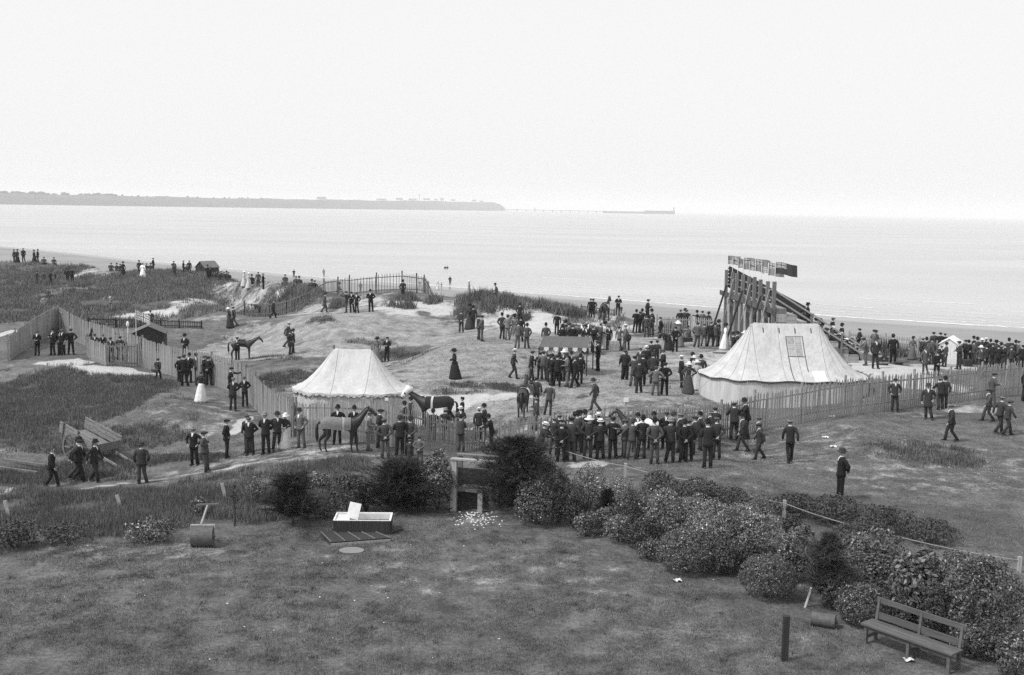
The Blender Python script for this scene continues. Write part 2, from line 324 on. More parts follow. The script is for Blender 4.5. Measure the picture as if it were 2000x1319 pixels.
def ground_material():
    m = bpy.data.materials.new('turf_and_sand'); m.use_nodes = True; n = m.node_tree; L = n.links; b = n.nodes['Principled BSDF']
    tc = n.nodes.new('ShaderNodeTexCoord')
    def noise(scale, detail=6, rough=.6, stretch=(1, 1, 1)):
        mp = n.nodes.new('ShaderNodeMapping'); mp.inputs['Scale'].default_value = stretch; L.new(tc.outputs['Object'], mp.inputs[0])
        t = n.nodes.new('ShaderNodeTexNoise'); t.inputs['Scale'].default_value = scale; t.inputs['Detail'].default_value = detail; t.inputs['Roughness'].default_value = rough
        L.new(mp.outputs[0], t.inputs['Vector']); return t.outputs['Fac']
    def rng(x, a, bb, c, d):
        r = n.nodes.new('ShaderNodeMapRange'); r.inputs[1].default_value = a; r.inputs[2].default_value = bb; r.inputs[3].default_value = c; r.inputs[4].default_value = d; L.new(x, r.inputs[0]); return r.outputs[0]
    def op(o, x, y):
        k = n.nodes.new('ShaderNodeMath'); k.operation = o
        for i, q in enumerate((x, y)):
            if isinstance(q, (int, float)): k.inputs[i].default_value = q
            else: L.new(q, k.inputs[i])
        return k.outputs[0]
    def attr(a): q = n.nodes.new('ShaderNodeAttribute'); q.attribute_name = a; return q.outputs['Fac']
    def mix(f, a, bb):
        k = n.nodes.new('ShaderNodeMix'); k.data_type = 'FLOAT'; L.new(f, k.inputs[0])
        for i, q in ((2, a), (3, bb)):
            if isinstance(q, (int, float)): k.inputs[i].default_value = q
            else: L.new(q, k.inputs[i])
        return k.outputs[0]
    big, mid, fine = noise(.22, 5), noise(1.1, 8, .7), noise(9, 8, .75)
    turf = op('MULTIPLY', rng(big, .3, .7, .085, .15), op('MULTIPLY', rng(mid, .3, .7, .5, 1.6), rng(fine, .3, .72, .45, 1.7)))
    dryc = op('MULTIPLY', rng(mid, .3, .7, .14, .44), rng(fine, .3, .7, .5, 1.6))
    roughc = op('MULTIPLY', rng(mid, .3, .7, .05, .11), rng(fine, .3, .7, .5, 1.6))
    sandc = op('MULTIPLY', rng(mid, .3, .7, .40, .58), rng(fine, .3, .7, .8, 1.18))
    def brk(a, w=.9): return rng(op('ADD', attr(a), op('MULTIPLY', op('SUBTRACT', mid, .5), w)), .30, .54, 0, 1)
    c = mix(op('MULTIPLY', brk('dry', 1.6), .75), turf, dryc); c = mix(op('MULTIPLY', brk('rough'), .85), c, roughc); c = mix(op('MULTIPLY', brk('sand', 1.1), op('MINIMUM', op('MULTIPLY', attr('sand'), 1.5), 1.0)), c, sandc)
    bch = op('MULTIPLY', rng(noise(.05, 4, .6, (1, 1, 1)), .35, .65, .22, .28), rng(noise(.6, 5, .6, (.25, 1, 1)), .3, .7, .92, 1.08))
    c = mix(attr('beach'), c, bch); c = mix(attr('wet'), c, .2)
    L.new(c, b.inputs['Base Color'])
    L.new(mix(attr('wet'), .95, .22), b.inputs['Roughness']); b.inputs['Specular IOR Level'].default_value = .25
    bp = n.nodes.new('ShaderNodeBump'); bp.inputs['Distance'].default_value = .2; L.new(op('MULTIPLY', op('SUBTRACT', 1.0, attr('beach')), .8), bp.inputs['Strength'])
    L.new(op('ADD', mid, op('MULTIPLY', fine, .6)), bp.inputs['Height']); L.new(bp.outputs[0], b.inputs['Normal'])
    return m
me.materials.append(ground_material())
tag(link('ground', me), kind='structure')

# ------------------------------------------------------------------ sea
def sea_material():
    m = bpy.data.materials.new('sea_water'); m.use_nodes = True; n = m.node_tree; L = n.links; b = n.nodes['Principled BSDF']
    b.inputs['Base Color'].default_value = g3(.42); b.inputs['Roughness'].default_value = .3; b.inputs['Specular IOR Level'].default_value = .5
    tc = n.nodes.new('ShaderNodeTexCoord'); mp = n.nodes.new('ShaderNodeMapping'); mp.inputs['Scale'].default_value = (.35, 1, 1); mp.inputs['Rotation'].default_value = (0, 0, R(14))
    L.new(tc.outputs['Object'], mp.inputs[0])
    a = n.nodes.new('ShaderNodeTexNoise'); a.inputs['Scale'].default_value = .35; a.inputs['Detail'].default_value = 7; a.inputs['Roughness'].default_value = .62
    L.new(mp.outputs[0], a.inputs['Vector'])
    bp = n.nodes.new('ShaderNodeBump'); bp.inputs['Strength'].default_value = .35; bp.inputs['Distance'].default_value = .5
    L.new(a.outputs['Fac'], bp.inputs['Height']); L.new(bp.outputs[0], b.inputs['Normal'])
    c = n.nodes.new('ShaderNodeTexNoise'); c.inputs['Scale'].default_value = .02; c.inputs['Detail'].default_value = 6; L.new(mp.outputs[0], c.inputs['Vector'])
    r = n.nodes.new('ShaderNodeMapRange'); r.inputs[1].default_value = .3; r.inputs[2].default_value = .7; r.inputs[3].default_value = .34; r.inputs[4].default_value = .44
    L.new(c.outputs['Fac'], r.inputs[0]); L.new(r.outputs[0], b.inputs['Base Color'])
    return m
s = MB(); s.add([(-9000, 60, SEA_Z), (9000, 60, SEA_Z), (9000, 12000, SEA_Z), (-9000, 12000, SEA_Z)], [(0, 1, 2, 3)])
tag(s.build('sea', sea_material()), kind='structure')
def surf_lines():
    """low breaking waves that run in along the shore"""
    V, Fc = [], []
    for off, wd, hgt, cov in ((1, .9, .03, 1.2), (5, .35, .03, .9), (10, .4, .03, 1.0), (16, .35, .04, .8), (24, .45, .05, .9), (34, .4, .05, .6), (47, .5, .06, .5), (64, .5, .06, .3)):
        us = np.linspace(-.55, .62, 900); y0 = np.interp(us, WATER[:, 0], WATER[:, 1])
        y = y0 + off * (y0 / 190) + 1.2 * fbm(us * 160, us * 0 + off, 2.0, off); on = fbm(us * y0, us * 0 + off * 3.3, 9.0, off + 2) > (0.55 - cov)
        ww = wd * (1 + .9 * fbm(us * y0, us * 0 + off, 2.0, 4))
        for i in range(len(us) - 1):
            if not (on[i] and on[i + 1]): continue
            k = len(V)
            for j in (i, i + 1):
                for t, z in ((-.5, .02), (-.15, hgt), (.5, .02)):
                    yy = y[j] + ww[j] * t; V.append((us[j] * yy, yy, SEA_Z + z))
            Fc += [(k, k + 3, k + 4, k + 1), (k + 1, k + 4, k + 5, k + 2)]
    o = link('surf_foam', np_mesh('surf_foam', np.array(V), np.array(Fc), mat('foam', .58, .8, .3, 1.2), True))
    tag(o, 'broken white lines of surf along the wet sand', 'surf', kind='stuff')
surf_lines()

# ------------------------------------------------------------------ far headland with its houses, and the long pier
LAND = mat('far_scrub', .075, .95, .35, .012, bump=.4, bscale=.05)
HOUSEW = mat('far_house_wall', .5, .9, .1, .2); HOUSER = mat('far_house_roof', .2, .9, .1, .2)
LX = [-500, -200, 0, 120, 240, 400, 560, 700, 800, 900, 960, 975, 985]
LT = [372, 374, 377, 380, 382, 386, 388, 390, 391, 393, 394.5, 399, 407]
LD = [2600, 2800, 3000, 3150, 3300, 3600, 3900, 4300, 4700, 5200, 5400, 5450, 5500]
def headland():
    V, nx = [], 260; xs = np.linspace(-500, 985, nx)
    prof = ((0, 0), (.012, .28), (.03, .55), (.05, .85), (.08, 1.0), (.16, 1.03), (.3, .9))
    for i, x in enumerate(xs):
        D = np.interp(x, LX, LD); top = np.interp(x, LX, LT) + 0.5 * math.sin(x * .11) + .5 * math.sin(x * .037)
        zt = CAM_Z + ray(x, top)[2] * D; zt = max(zt, SEA_Z + 1)
        for t, hh in prof:
            y = D * (1 + t); n_ = mnoise.noise((x * .05, t * 30, 3))
            V.append((ray(x, 400)[0] * D * (1 + t * .3), y + n_ * D * .003, SEA_Z - .5 + (zt - SEA_Z) * hh * (1 + .05 * n_)))
    k = len(prof); a = np.arange(nx * k).reshape(nx, k)
    Fq = np.stack([a[:-1, :-1], a[1:, :-1], a[1:, 1:], a[:-1, 1:]], -1).reshape(-1, 4)
    tag(link('headland', np_mesh('headland', np.array(V), Fq, LAND, True)), kind='structure')
headland()
def far_pt(px, py):
    D = float(np.interp(px, LX, LD)) * 1.07; return at_depth(px, py, D), D
def far_wood():
    m = MB(); rnd = random.Random(3)
    for i in range(150):
        x = rnd.uniform(-300, 225) if i < 130 else rnd.uniform(220, 560); p, D = far_pt(x, np.interp(x, LX, LT) + rnd.uniform(-1, 2))
        r = rnd.uniform(4, 10) * (1 if x < 230 else .5); rings = []
        for a in range(5):
            th = math.pi * (a + .25) / 5.5 - math.pi / 2
            rings.append([(p.x + r * math.cos(th) * math.cos(2 * math.pi * j / 7) * rnd.uniform(.7, 1.25), p.y + r * math.cos(th) * math.sin(2 * math.pi * j / 7) * rnd.uniform(.7, 1.2), p.z + r * math.sin(th) * rnd.uniform(.6, 1.0)) for j in range(7)])
        m.loft(rings)
    tag(m.build('far_wood', mat('far_trees', .05, .95, .3, .1)), 'hazy dark wood along the far shore', 'wood', kind='stuff')
far_wood()
def far_house(px, ybase, wpx, hpx, label, roofed=True):
    p, D = far_pt(px, ybase); k = D / F; wd, h = wpx * k * .9, hpx * k * .75; dp = wd * .8
    root = empty('far_house', p); wh = h * (.62 if roofed else 1)
    MB().box((0, 0, wh / 2), (wd, dp, wh)).build('wall', HOUSEW, root)
    if roofed:
        m = MB(); e = wd * .06; m.add([(-wd / 2 - e, -dp / 2 - e, wh + .1), (wd / 2 + e, -dp / 2 - e, wh + .1), (wd / 2 + e, dp / 2 + e, wh + .1), (-wd / 2 - e, dp / 2 + e, wh + .1), (-wd * .4, 0, h), (wd * .4, 0, h)], [(0, 1, 5, 4), (2, 3, 4, 5), (1, 2, 5), (3, 0, 4), (3, 2, 1, 0)])
        rf = m.build('roof', HOUSER, root); MB().box((wd * .25, 0, h), (wd * .1, wd * .1, h * .35)).build('chimney', HOUSEW, rf)
    for i in range(3): MB().box((-wd * .3 + wd * .3 * i, -dp / 2 - .05, wh * .55), (wd * .12, .2, wh * .35)).build('window', HOUSER, root)
    tag(root, label, 'house', 'far houses on the headland')
for a in ((628, 389, 18, 6, 'pale broad far house alone on the low ridge of the headland'), (745, 391, 20, 4, 'long low far house west of the hilltop village'), (780, 391, 13, 6, 'wide double far house at the west end of the hilltop village'),
          (806, 391, 18, 4, 'long low far house beside the hilltop tower'), (833, 391, 14, 5, 'far house just east of the hilltop tower'), (852, 392, 7, 5, 'small narrow far house in the hilltop row'), (863, 392, 8, 7, 'tall gabled far house in the hilltop row'),
          (885, 393, 9, 5, 'far house standing over the sloping track'), (926, 394, 9, 5, 'far house near the seaward brow of the headland'), (940, 395, 9, 4, 'last far house on the seaward brow of the headland'), (884, 404.5, 8, 3, 'pale far shed low on the cliff foot'), (915, 406, 8, 3, 'pale far shed by the landward end of the pier')):
    far_house(*a)
p, D = far_pt(819, 391); k = D / F
t = empty('far_tower', p); MB().lathe([(2.6, 0), (2.2, 9 * k)], 8).build('shaft', HOUSEW, t); MB().lathe([(3.4, 9 * k), (3.6, 10 * k), (2.6, 10.8 * k), (.2, 11.6 * k)], 8).build('lantern', HOUSER, t)
tag(t, 'slim tower rising from the hilltop village on the headland', 'tower')
def pier():
    D0, D1 = 5400, 5200
    def P(px, z): D = D0 + (D1 - D0) * (px - 985) / 333; return Vector((ray(px, 412)[0] * D, D, z))
    root = empty('long_pier', P(1150, SEA_Z)); o = root.location; M = mat('pier_timber', .07, .9, .2, .1)
    MB().bar(P(980, 3.6) - o, P(1180, 3.6) - o, 5, 2.2).build('deck', M, root)
    MB().bar(P(1177, 0) - o, P(1262, 0) - o, 8, 9.5).build('breakwater', M, root)
    MB().bar(P(1259, 2) - o, P(1318, 2) - o, 9, 17).build('pier_head', M, root)
    for px in (1010, 1028, 1045, 1062, 1079, 1096, 1114, 1131, 1148, 1165):
        q = P(px, -1.2) - o; MB().box(q, (4.5, 4, 8)).build('pile', M, root)
    q = P(1045, 4) - o; MB().lathe([(2, q.z), (1.6, q.z + 12)], 6, c=(q.x, q.y, 0)).build('signal_mast', M, root)
    q = P(1316, 10) - o; MB().lathe([(3.2, q.z), (2.6, q.z + 13), (3.2, q.z + 13.5), (2.4, q.z + 17), (.3, q.z + 19)], 8, c=(q.x, q.y, 0)).build('light_tower', M, root)
    tag(root, 'long dark pier running out from the headland to a lighthouse', 'pier')
pier()

# ------------------------------------------------------------------ haze over the bay
m = bpy.data.materials.new('sea_haze'); m.use_nodes = True; n = m.node_tree; n.nodes.clear()
vol = n.nodes.new('ShaderNodeVolumePrincipled'); vol.inputs['Color'].default_value = g3(.95); vol.inputs['Density'].default_value = 1.9e-4; vol.inputs['Anisotropy'].default_value = 0.0
n.links.new(vol.outputs[0], n.nodes.new('ShaderNodeOutputMaterial').inputs['Volume'])
tag(MB().box((0, 6400, 37), (19000, 13000, 91)).build('haze', m), 'thin pale sea haze filling the bay', 'haze', kind='stuff')
# ------------------------------------------------------------------ grasses and ground cover
def inside(poly, x, y):
    r = np.zeros(len(x), bool); n = len(poly)
    for i in range(n):
        (x1, y1), (x2, y2) = poly[i], poly[(i + 1) % n]
        c = ((y1 > y) != (y2 > y)) & (x < (x2 - x1) * (y - y1) / (y2 - y1 + 1e-12) + x1); r ^= c
    return r
def area(pts): return [(p.x, p.y) for p in (hit(*q) for q in pts)]
def samp(A, x, y):
    u = np.clip((x / y - U0) / (U1 - U0) * (NU - 1), 0, NU - 1).astype(int); v = np.clip((np.log(y) - V0) / (V1 - V0) * (NV - 1), 0, NV - 1).astype(int); return A[v, u]
def scatter(poly, n, clump=None, seed=1, mask=None):
    P = np.array(poly); lo, hi = P.min(0), P.max(0); X = np.zeros(0); Y = np.zeros(0); g = np.random.default_rng(seed)
    for _ in range(40):
        x, y = g.uniform(lo[0], hi[0], n * 2), g.uniform(lo[1], hi[1], n * 2); k = inside(poly, x, y)
        if clump: k &= fbm(x, y, clump[0], seed) + g.uniform(-.25, .25, len(x)) > clump[1]
        if mask is not None: k &= samp(mask, x, np.maximum(y, 6)) * 1.15 + .45 * fbm(x, y, 1.6, seed + 1) > g.uniform(.1, 1.1, len(x))
        k &= samp(SAND, x, np.maximum(y, 6)) < g.uniform(.1, .8, len(x))
        X, Y = np.append(X, x[k]), np.append(Y, y[k])
        if len(X) >= n: break
    return X[:n], Y[:n]
def blades(name, label, spots, per, h, spread, wd, mt, seed=1, lean=.5, cat='grass'):
    g = np.random.default_rng(seed); X = np.concatenate([s_[0] for s_ in spots]); Y = np.concatenate([s_[1] for s_ in spots]); n = len(X)
    tall = g.uniform(.6, 1.25, n)
    bx = (X[:, None] + g.normal(0, spread, (n, per))).ravel(); by = np.maximum((Y[:, None] + g.normal(0, spread, (n, per))).ravel(), 6)
    bz = ter(bx, by) - .015; hh = (tall[:, None] * g.uniform(.5, 1.1, (n, per))).ravel() * h; th = g.uniform(0, 2 * np.pi, n * per); ln = g.uniform(0, lean, n * per) * hh; ld = g.uniform(0, 2 * np.pi, n * per)
    w2 = wd * g.uniform(.6, 1.3, n * per); N = n * per; V = np.empty((N, 3, 3))
    V[:, 0] = np.stack([bx - np.cos(th) * w2, by - np.sin(th) * w2, bz], -1); V[:, 1] = np.stack([bx + np.cos(th) * w2, by + np.sin(th) * w2, bz], -1)
    V[:, 2] = np.stack([bx + np.cos(ld) * ln, by + np.sin(ld) * ln, bz + hh], -1)
    o = link(name, np_mesh(name, V.reshape(-1, 3), np.arange(3 * N).reshape(-1, 3), mt)); tag(o, label, cat, kind='stuff'); return o
def gmat(name, v, isl=.45): return mat(name, v, .75, .3, .5, island=isl, spec=.2)
LAWNP = area([(-60, 1062), (360, 1058), (620, 1030), (900, 1012), (1010, 1040), (1250, 1090), (1450, 1170), (1680, 1250), (1900, 1360), (1900, 1420), (-150, 1420)])
blades('lawn_grass', 'short worn grass of the garden lawn', [scatter(LAWNP, 62000, (.9, -.15), 3)], 5, .065, .05, .009, mat('lawn_blade', .16, .75, .65, 1.1, island=.5, spec=.2), 4)
blades('lawn_tufts', 'darker coarse tufts dotted over the garden lawn', [scatter(LAWNP, 170, None, 5)], 36, .09, .07, .008, gmat('tuft_blade', .05), 6, cat='grass')
R1 = area([(-100, 700), (60, 700), (320, 725), (400, 790), (360, 880), (100, 885), (-100, 885)]); R2 = area([(-60, 890), (120, 885), (380, 890), (460, 890), (300, 935), (-60, 960)])
R3 = area([(-60, 975), (300, 950), (560, 905), (720, 890), (720, 950), (600, 1010), (420, 1030), (250, 1050), (-60, 1050)])
blades('rough_field_grass', 'tall dark rough grass of the field beside the cart', [scatter(R1, 5600, (2.0, -.5), 7, ROUGH), scatter(R2, 1500, (1.5, -.3), 8, ROUGH)], 14, .24, .14, .016, gmat('rough_blade', .14), 9)
blades('bank_grass', 'long wiry grass on the bank below the garden', [scatter(R3, 4600, (1.0, -.35), 10, np.maximum(ROUGH, .25))], 16, .26, .13, .012, gmat('bank_blade', .13), 11)
R4 = area([(470, 700), (560, 695), (660, 720), (640, 780), (540, 785), (490, 750)]); R5 = area([(840, 738), (1040, 738), (1060, 775), (900, 785), (800, 770)]); R6 = area([(560, 640), (640, 618), (660, 632), (590, 640)])
R7 = area([(1600, 915), (1700, 860), (1900, 860), (2000, 905), (1900, 940), (1700, 930)]); R8 = area([(680, 665), (760, 660), (880, 685), (820, 710), (700, 695)])
blades('paddock_scrub', 'patches of dark low scrub in the paddock and meadow', [scatter(R4, 480, (.7, -.2), 12, ROUGH), scatter(R5, 260, (.6, -.2), 13, ROUGH), scatter(R6, 70, None, 14, ROUGH), scatter(R7, 300, (.7, -.1), 15, ROUGH), scatter(R8, 220, (1, -.3), 16, ROUGH)], 14, .22, .15, .02, gmat('scrub_blade', .11), 17)
TF = area([(380, 900), (700, 880), (850, 900), (1000, 895), (1500, 985), (1700, 1030), (2050, 1100), (2050, 770), (1500, 835), (1000, 880), (590, 862), (380, 850)])
PD = area([(500, 700), (700, 680), (1000, 660), (1400, 680), (1690, 730), (1500, 830), (1010, 870), (780, 840), (560, 770)])
blades('meadow_grass', 'short trodden grass of the meadow and paddock', [scatter(TF, 18000, (2, -.35), 18), scatter(PD, 14000, (2, -.25), 19)], 4, .07, .06, .013, mat('meadow_blade', .18, .75, .6, .8, island=.5, spec=.2), 20)
# marram grass on the dunes
def dune_spots(n, seed, lo=-.30, hi=.03):
    g = np.random.default_rng(seed); u = g.uniform(-.55, .1, n * 6); k = np.interp(u, CREST[:, 0], CREST[:, 1]); y = k * (1 + g.uniform(lo, hi, n * 6)); x = u * y
    ok = fbm(x, y, 6.0, 3) * .9 + g.uniform(-.3, .3, n * 6) < -.12; ok &= ~((u > -.26) & (y < k * .91)); ok &= ~((u > -.175) & (u < -.05)); ok &= (u < -.05) | (g.uniform(size=n * 6) < .22); ok &= samp(SAND, x, y) < g.uniform(.2, .9, n * 6); return x[ok][:n], y[ok][:n]
blades('marram_grass', 'marram grass in dark shaggy clumps over the dunes', [dune_spots(3000, 21), dune_spots(1500, 22, -.12, .03)], 18, .5, .24, .035, gmat('marram_blade', .16), 23, .7)
D1 = area([(-60, 525), (150, 530), (230, 545), (400, 555), (480, 570), (430, 600), (330, 605), (180, 625), (60, 630), (-60, 640)])
blades('dune_hollow_grass', 'coarse grass of the hollow behind the left dunes', [scatter(D1, 3600, (4, -.3), 24, np.maximum(ROUGH, .3))], 14, .36, .22, .035, gmat('hollow_blade', .15), 25)
def marram_bush(spots):
    V = []; g = np.random.default_rng(31); out = []
    for px, py, rpx, h in spots:
        c = hit(px, py); r = rpx * c.y / F; n = 9; x = c.x + g.normal(0, r * .5, n); y = c.y + g.normal(0, r * .5, n); out.append((x, y))
    blades('dune_clumps', 'big dark marram clumps on the crests by the dune fence', out, 46, .8, .26, .04, gmat('clump_blade', .13), 32, .7)
marram_bush([(655, 600, 18, 1), (805, 585, 30, 1), (790, 600, 25, 1), (850, 592, 20, 1), (915, 590, 20, 1), (945, 580, 25, 1), (985, 590, 22, 1), (1000, 600, 20, 1), (1060, 600, 30, 1), (1090, 610, 25, 1), (1130, 618, 20, 1), (960, 605, 25, 1), (905, 612, 20, 1), (1020, 625, 18, 1), (575, 600, 20, 1), (550, 590, 20, 1), (600, 575, 20, 1),
             (1735, 690, 12, 1), (1752, 695, 12, 1), (1725, 680, 12, 1), (1305, 645, 10, 1)])

# ------------------------------------------------------------------ shrubs
LEAF = {k: mat('leaf_' + k, v, r, .25, 3, island=i, spec=sp) for k, v, r, i, sp in (('light', .14, .36, .9, .8), ('mid', .085, .4, .85, .7), ('dark', .05, .5, .7, .4), ('conifer', .028, .6, .5, .3), ('gorse', .06, .6, .6, .3), ('broad', .10, .45, .6, .6))}
STEM = mat('stem_bark', .05, .9, .3, 8)
def shrub(name, box, label, kind='mid', n=5000, leaf=.045, group='shrubs along the garden edge', cat='shrub', base=None, lump=.25, stems=6, shell=.66, droop=0.0, squash=None):
    """box: columns and rows it spans; foliage is a cloud of leaf faces round an uneven body, on stems"""
    x0, x1, y0, y1 = box; g = np.random.default_rng(int(x0 * 7 + y0)); c = hit((x0 + x1) / 2, base or y1); D = c.y; k = D / F
    rx = (x1 - x0) / 2 * k; top = at_depth((x0 + x1) / 2, y0, D + rx * .4).z - c.z; ry = rx * (squash or .85); c = Vector((c.x, c.y + ry * .55, 0)); c.z = gz(c.x, c.y)
    rz = top / 2; root = empty(name, c)
    dr = g.normal(size=(n, 3)); dr /= np.linalg.norm(dr, axis=1)[:, None]; dr[:, 2] = np.where(dr[:, 2] < -.75, -dr[:, 2], dr[:, 2])
    s0 = g.uniform(0, 100)
    lum = 1 + lump * (fbm(dr[:, 0] * 2 + s0, dr[:, 1] * 2 + dr[:, 2] * 1.7, .9, 3) + .5 * fbm(dr[:, 0] * 5 + s0, dr[:, 1] * 4 + dr[:, 2] * 5, .9, 8))
    rad = np.where(g.uniform(size=n) < shell, g.uniform(.86, 1.04, n), g.uniform(.35, .9, n)) * lum
    rad = np.where((fbm(dr[:, 0] * 9 + s0, dr[:, 1] * 8 + dr[:, 2] * 9, .9, 12) > .25) & (g.uniform(size=n) < .3), rad * g.uniform(1.0, 1.22, n), rad)
    P = dr * rad[:, None] * np.array((rx, ry, rz)) + np.array((0, 0, rz * .98))
    keep = (P[:, 2] > .02) & ((fbm(dr[:, 0] * 7 + s0 * 2, dr[:, 1] * 6 + dr[:, 2] * 7, .9, 21) < .22) | (rad < .8)); P, dr = P[keep], dr[keep]; n = len(P)
    nrm = dr + g.normal(0, .8, (n, 3)); nrm[:, 2] += .35; nrm /= np.linalg.norm(nrm, axis=1)[:, None]
    a = np.cross(nrm, g.normal(size=(n, 3))); a /= np.linalg.norm(a, axis=1)[:, None] + 1e-9; b = np.cross(nrm, a)
    L = leaf * .78 * g.uniform(.55, 1.35, n)[:, None]; V = np.stack([P - a * L, P + b * L * .5 + nrm * L * .12, P + a * L, P - b * L * .5 + nrm * L * .12], 1).reshape(-1, 3)
    link('foliage', np_mesh('foliage', V, np.arange(4 * n).reshape(-1, 4), LEAF[kind]), root)
    rnd = random.Random(int(x0))
    for i in range(stems):
        a_ = rnd.uniform(0, 6.28); t_ = rnd.uniform(.3, .75); e = Vector((math.cos(a_) * rx * t_, math.sin(a_) * ry * t_, rz * rnd.uniform(.9, 1.5)))
        MB().tube([(e.x * .12, e.y * .12, -.05), (e.x * .5 + rnd.uniform(-.05, .05), e.y * .5, e.z * .45), e], [.03 * rz + .008, .02 * rz + .006, .006], 5).build('stem', STEM, root)
    tag(root, label, cat, group); return root
FILL = (((1092, 1150, 955, 1036), 'between the glossy dome and the tall pale-flecked shrub'), ((1160, 1216, 990, 1048), 'at the foot of the little cypress'), ((1214, 1268, 962, 1050), 'behind the small pale tilted shrub'), ((1226, 1292, 1018, 1078), 'above the little low shrub'),
        ((1296, 1352, 1018, 1074), 'behind the egg-shaped bush'), ((1384, 1446, 1062, 1128), 'on the right flank of the egg-shaped bush'), ((1430, 1500, 1060, 1120), 'above the round clipped bush'), ((1518, 1566, 1050, 1140), 'touching the round clipped bush on its right'),
        ((1556, 1640, 1060, 1150), 'behind the trunk of the feathery sapling'), ((1600, 1664, 1120, 1196), 'between the feathery sapling and the dense rounded bush'), ((1694, 1756, 1090, 1160), 'above the dense rounded bush'), ((1740, 1802, 1150, 1236), 'behind the left half of the bench'),
        ((1796, 1858, 1140, 1262), 'behind the right half of the bench'), ((1850, 1905, 1196, 1270), 'over the small round shrub by the bench'), ((1922, 1996, 1220, 1300), 'between the two shrubs in the bottom corner'), ((690, 738, 935, 1004), 'between the open box and the juniper'),
        ((560, 628, 968, 1020), 'between the little pine and the open box'), ((1040, 1090, 895, 950), 'under the right skirt of the spreading cypress'), ((1330, 1400, 950, 1000), 'just below the sagging rope'), ((1440, 1530, 975, 1030), 'left of the pale rope post'))
for i_, (bx_, where_) in enumerate(FILL): shrub('undershrub', bx_, 'dark ragged undershrub ' + where_, ('dark', 'mid', 'gorse')[i_ % 3], 3200, .045, 'shrubs along the garden edge', 'shrub', None, .5, 7, .45)
G2 = 'scrub on the meadow side of the rope'
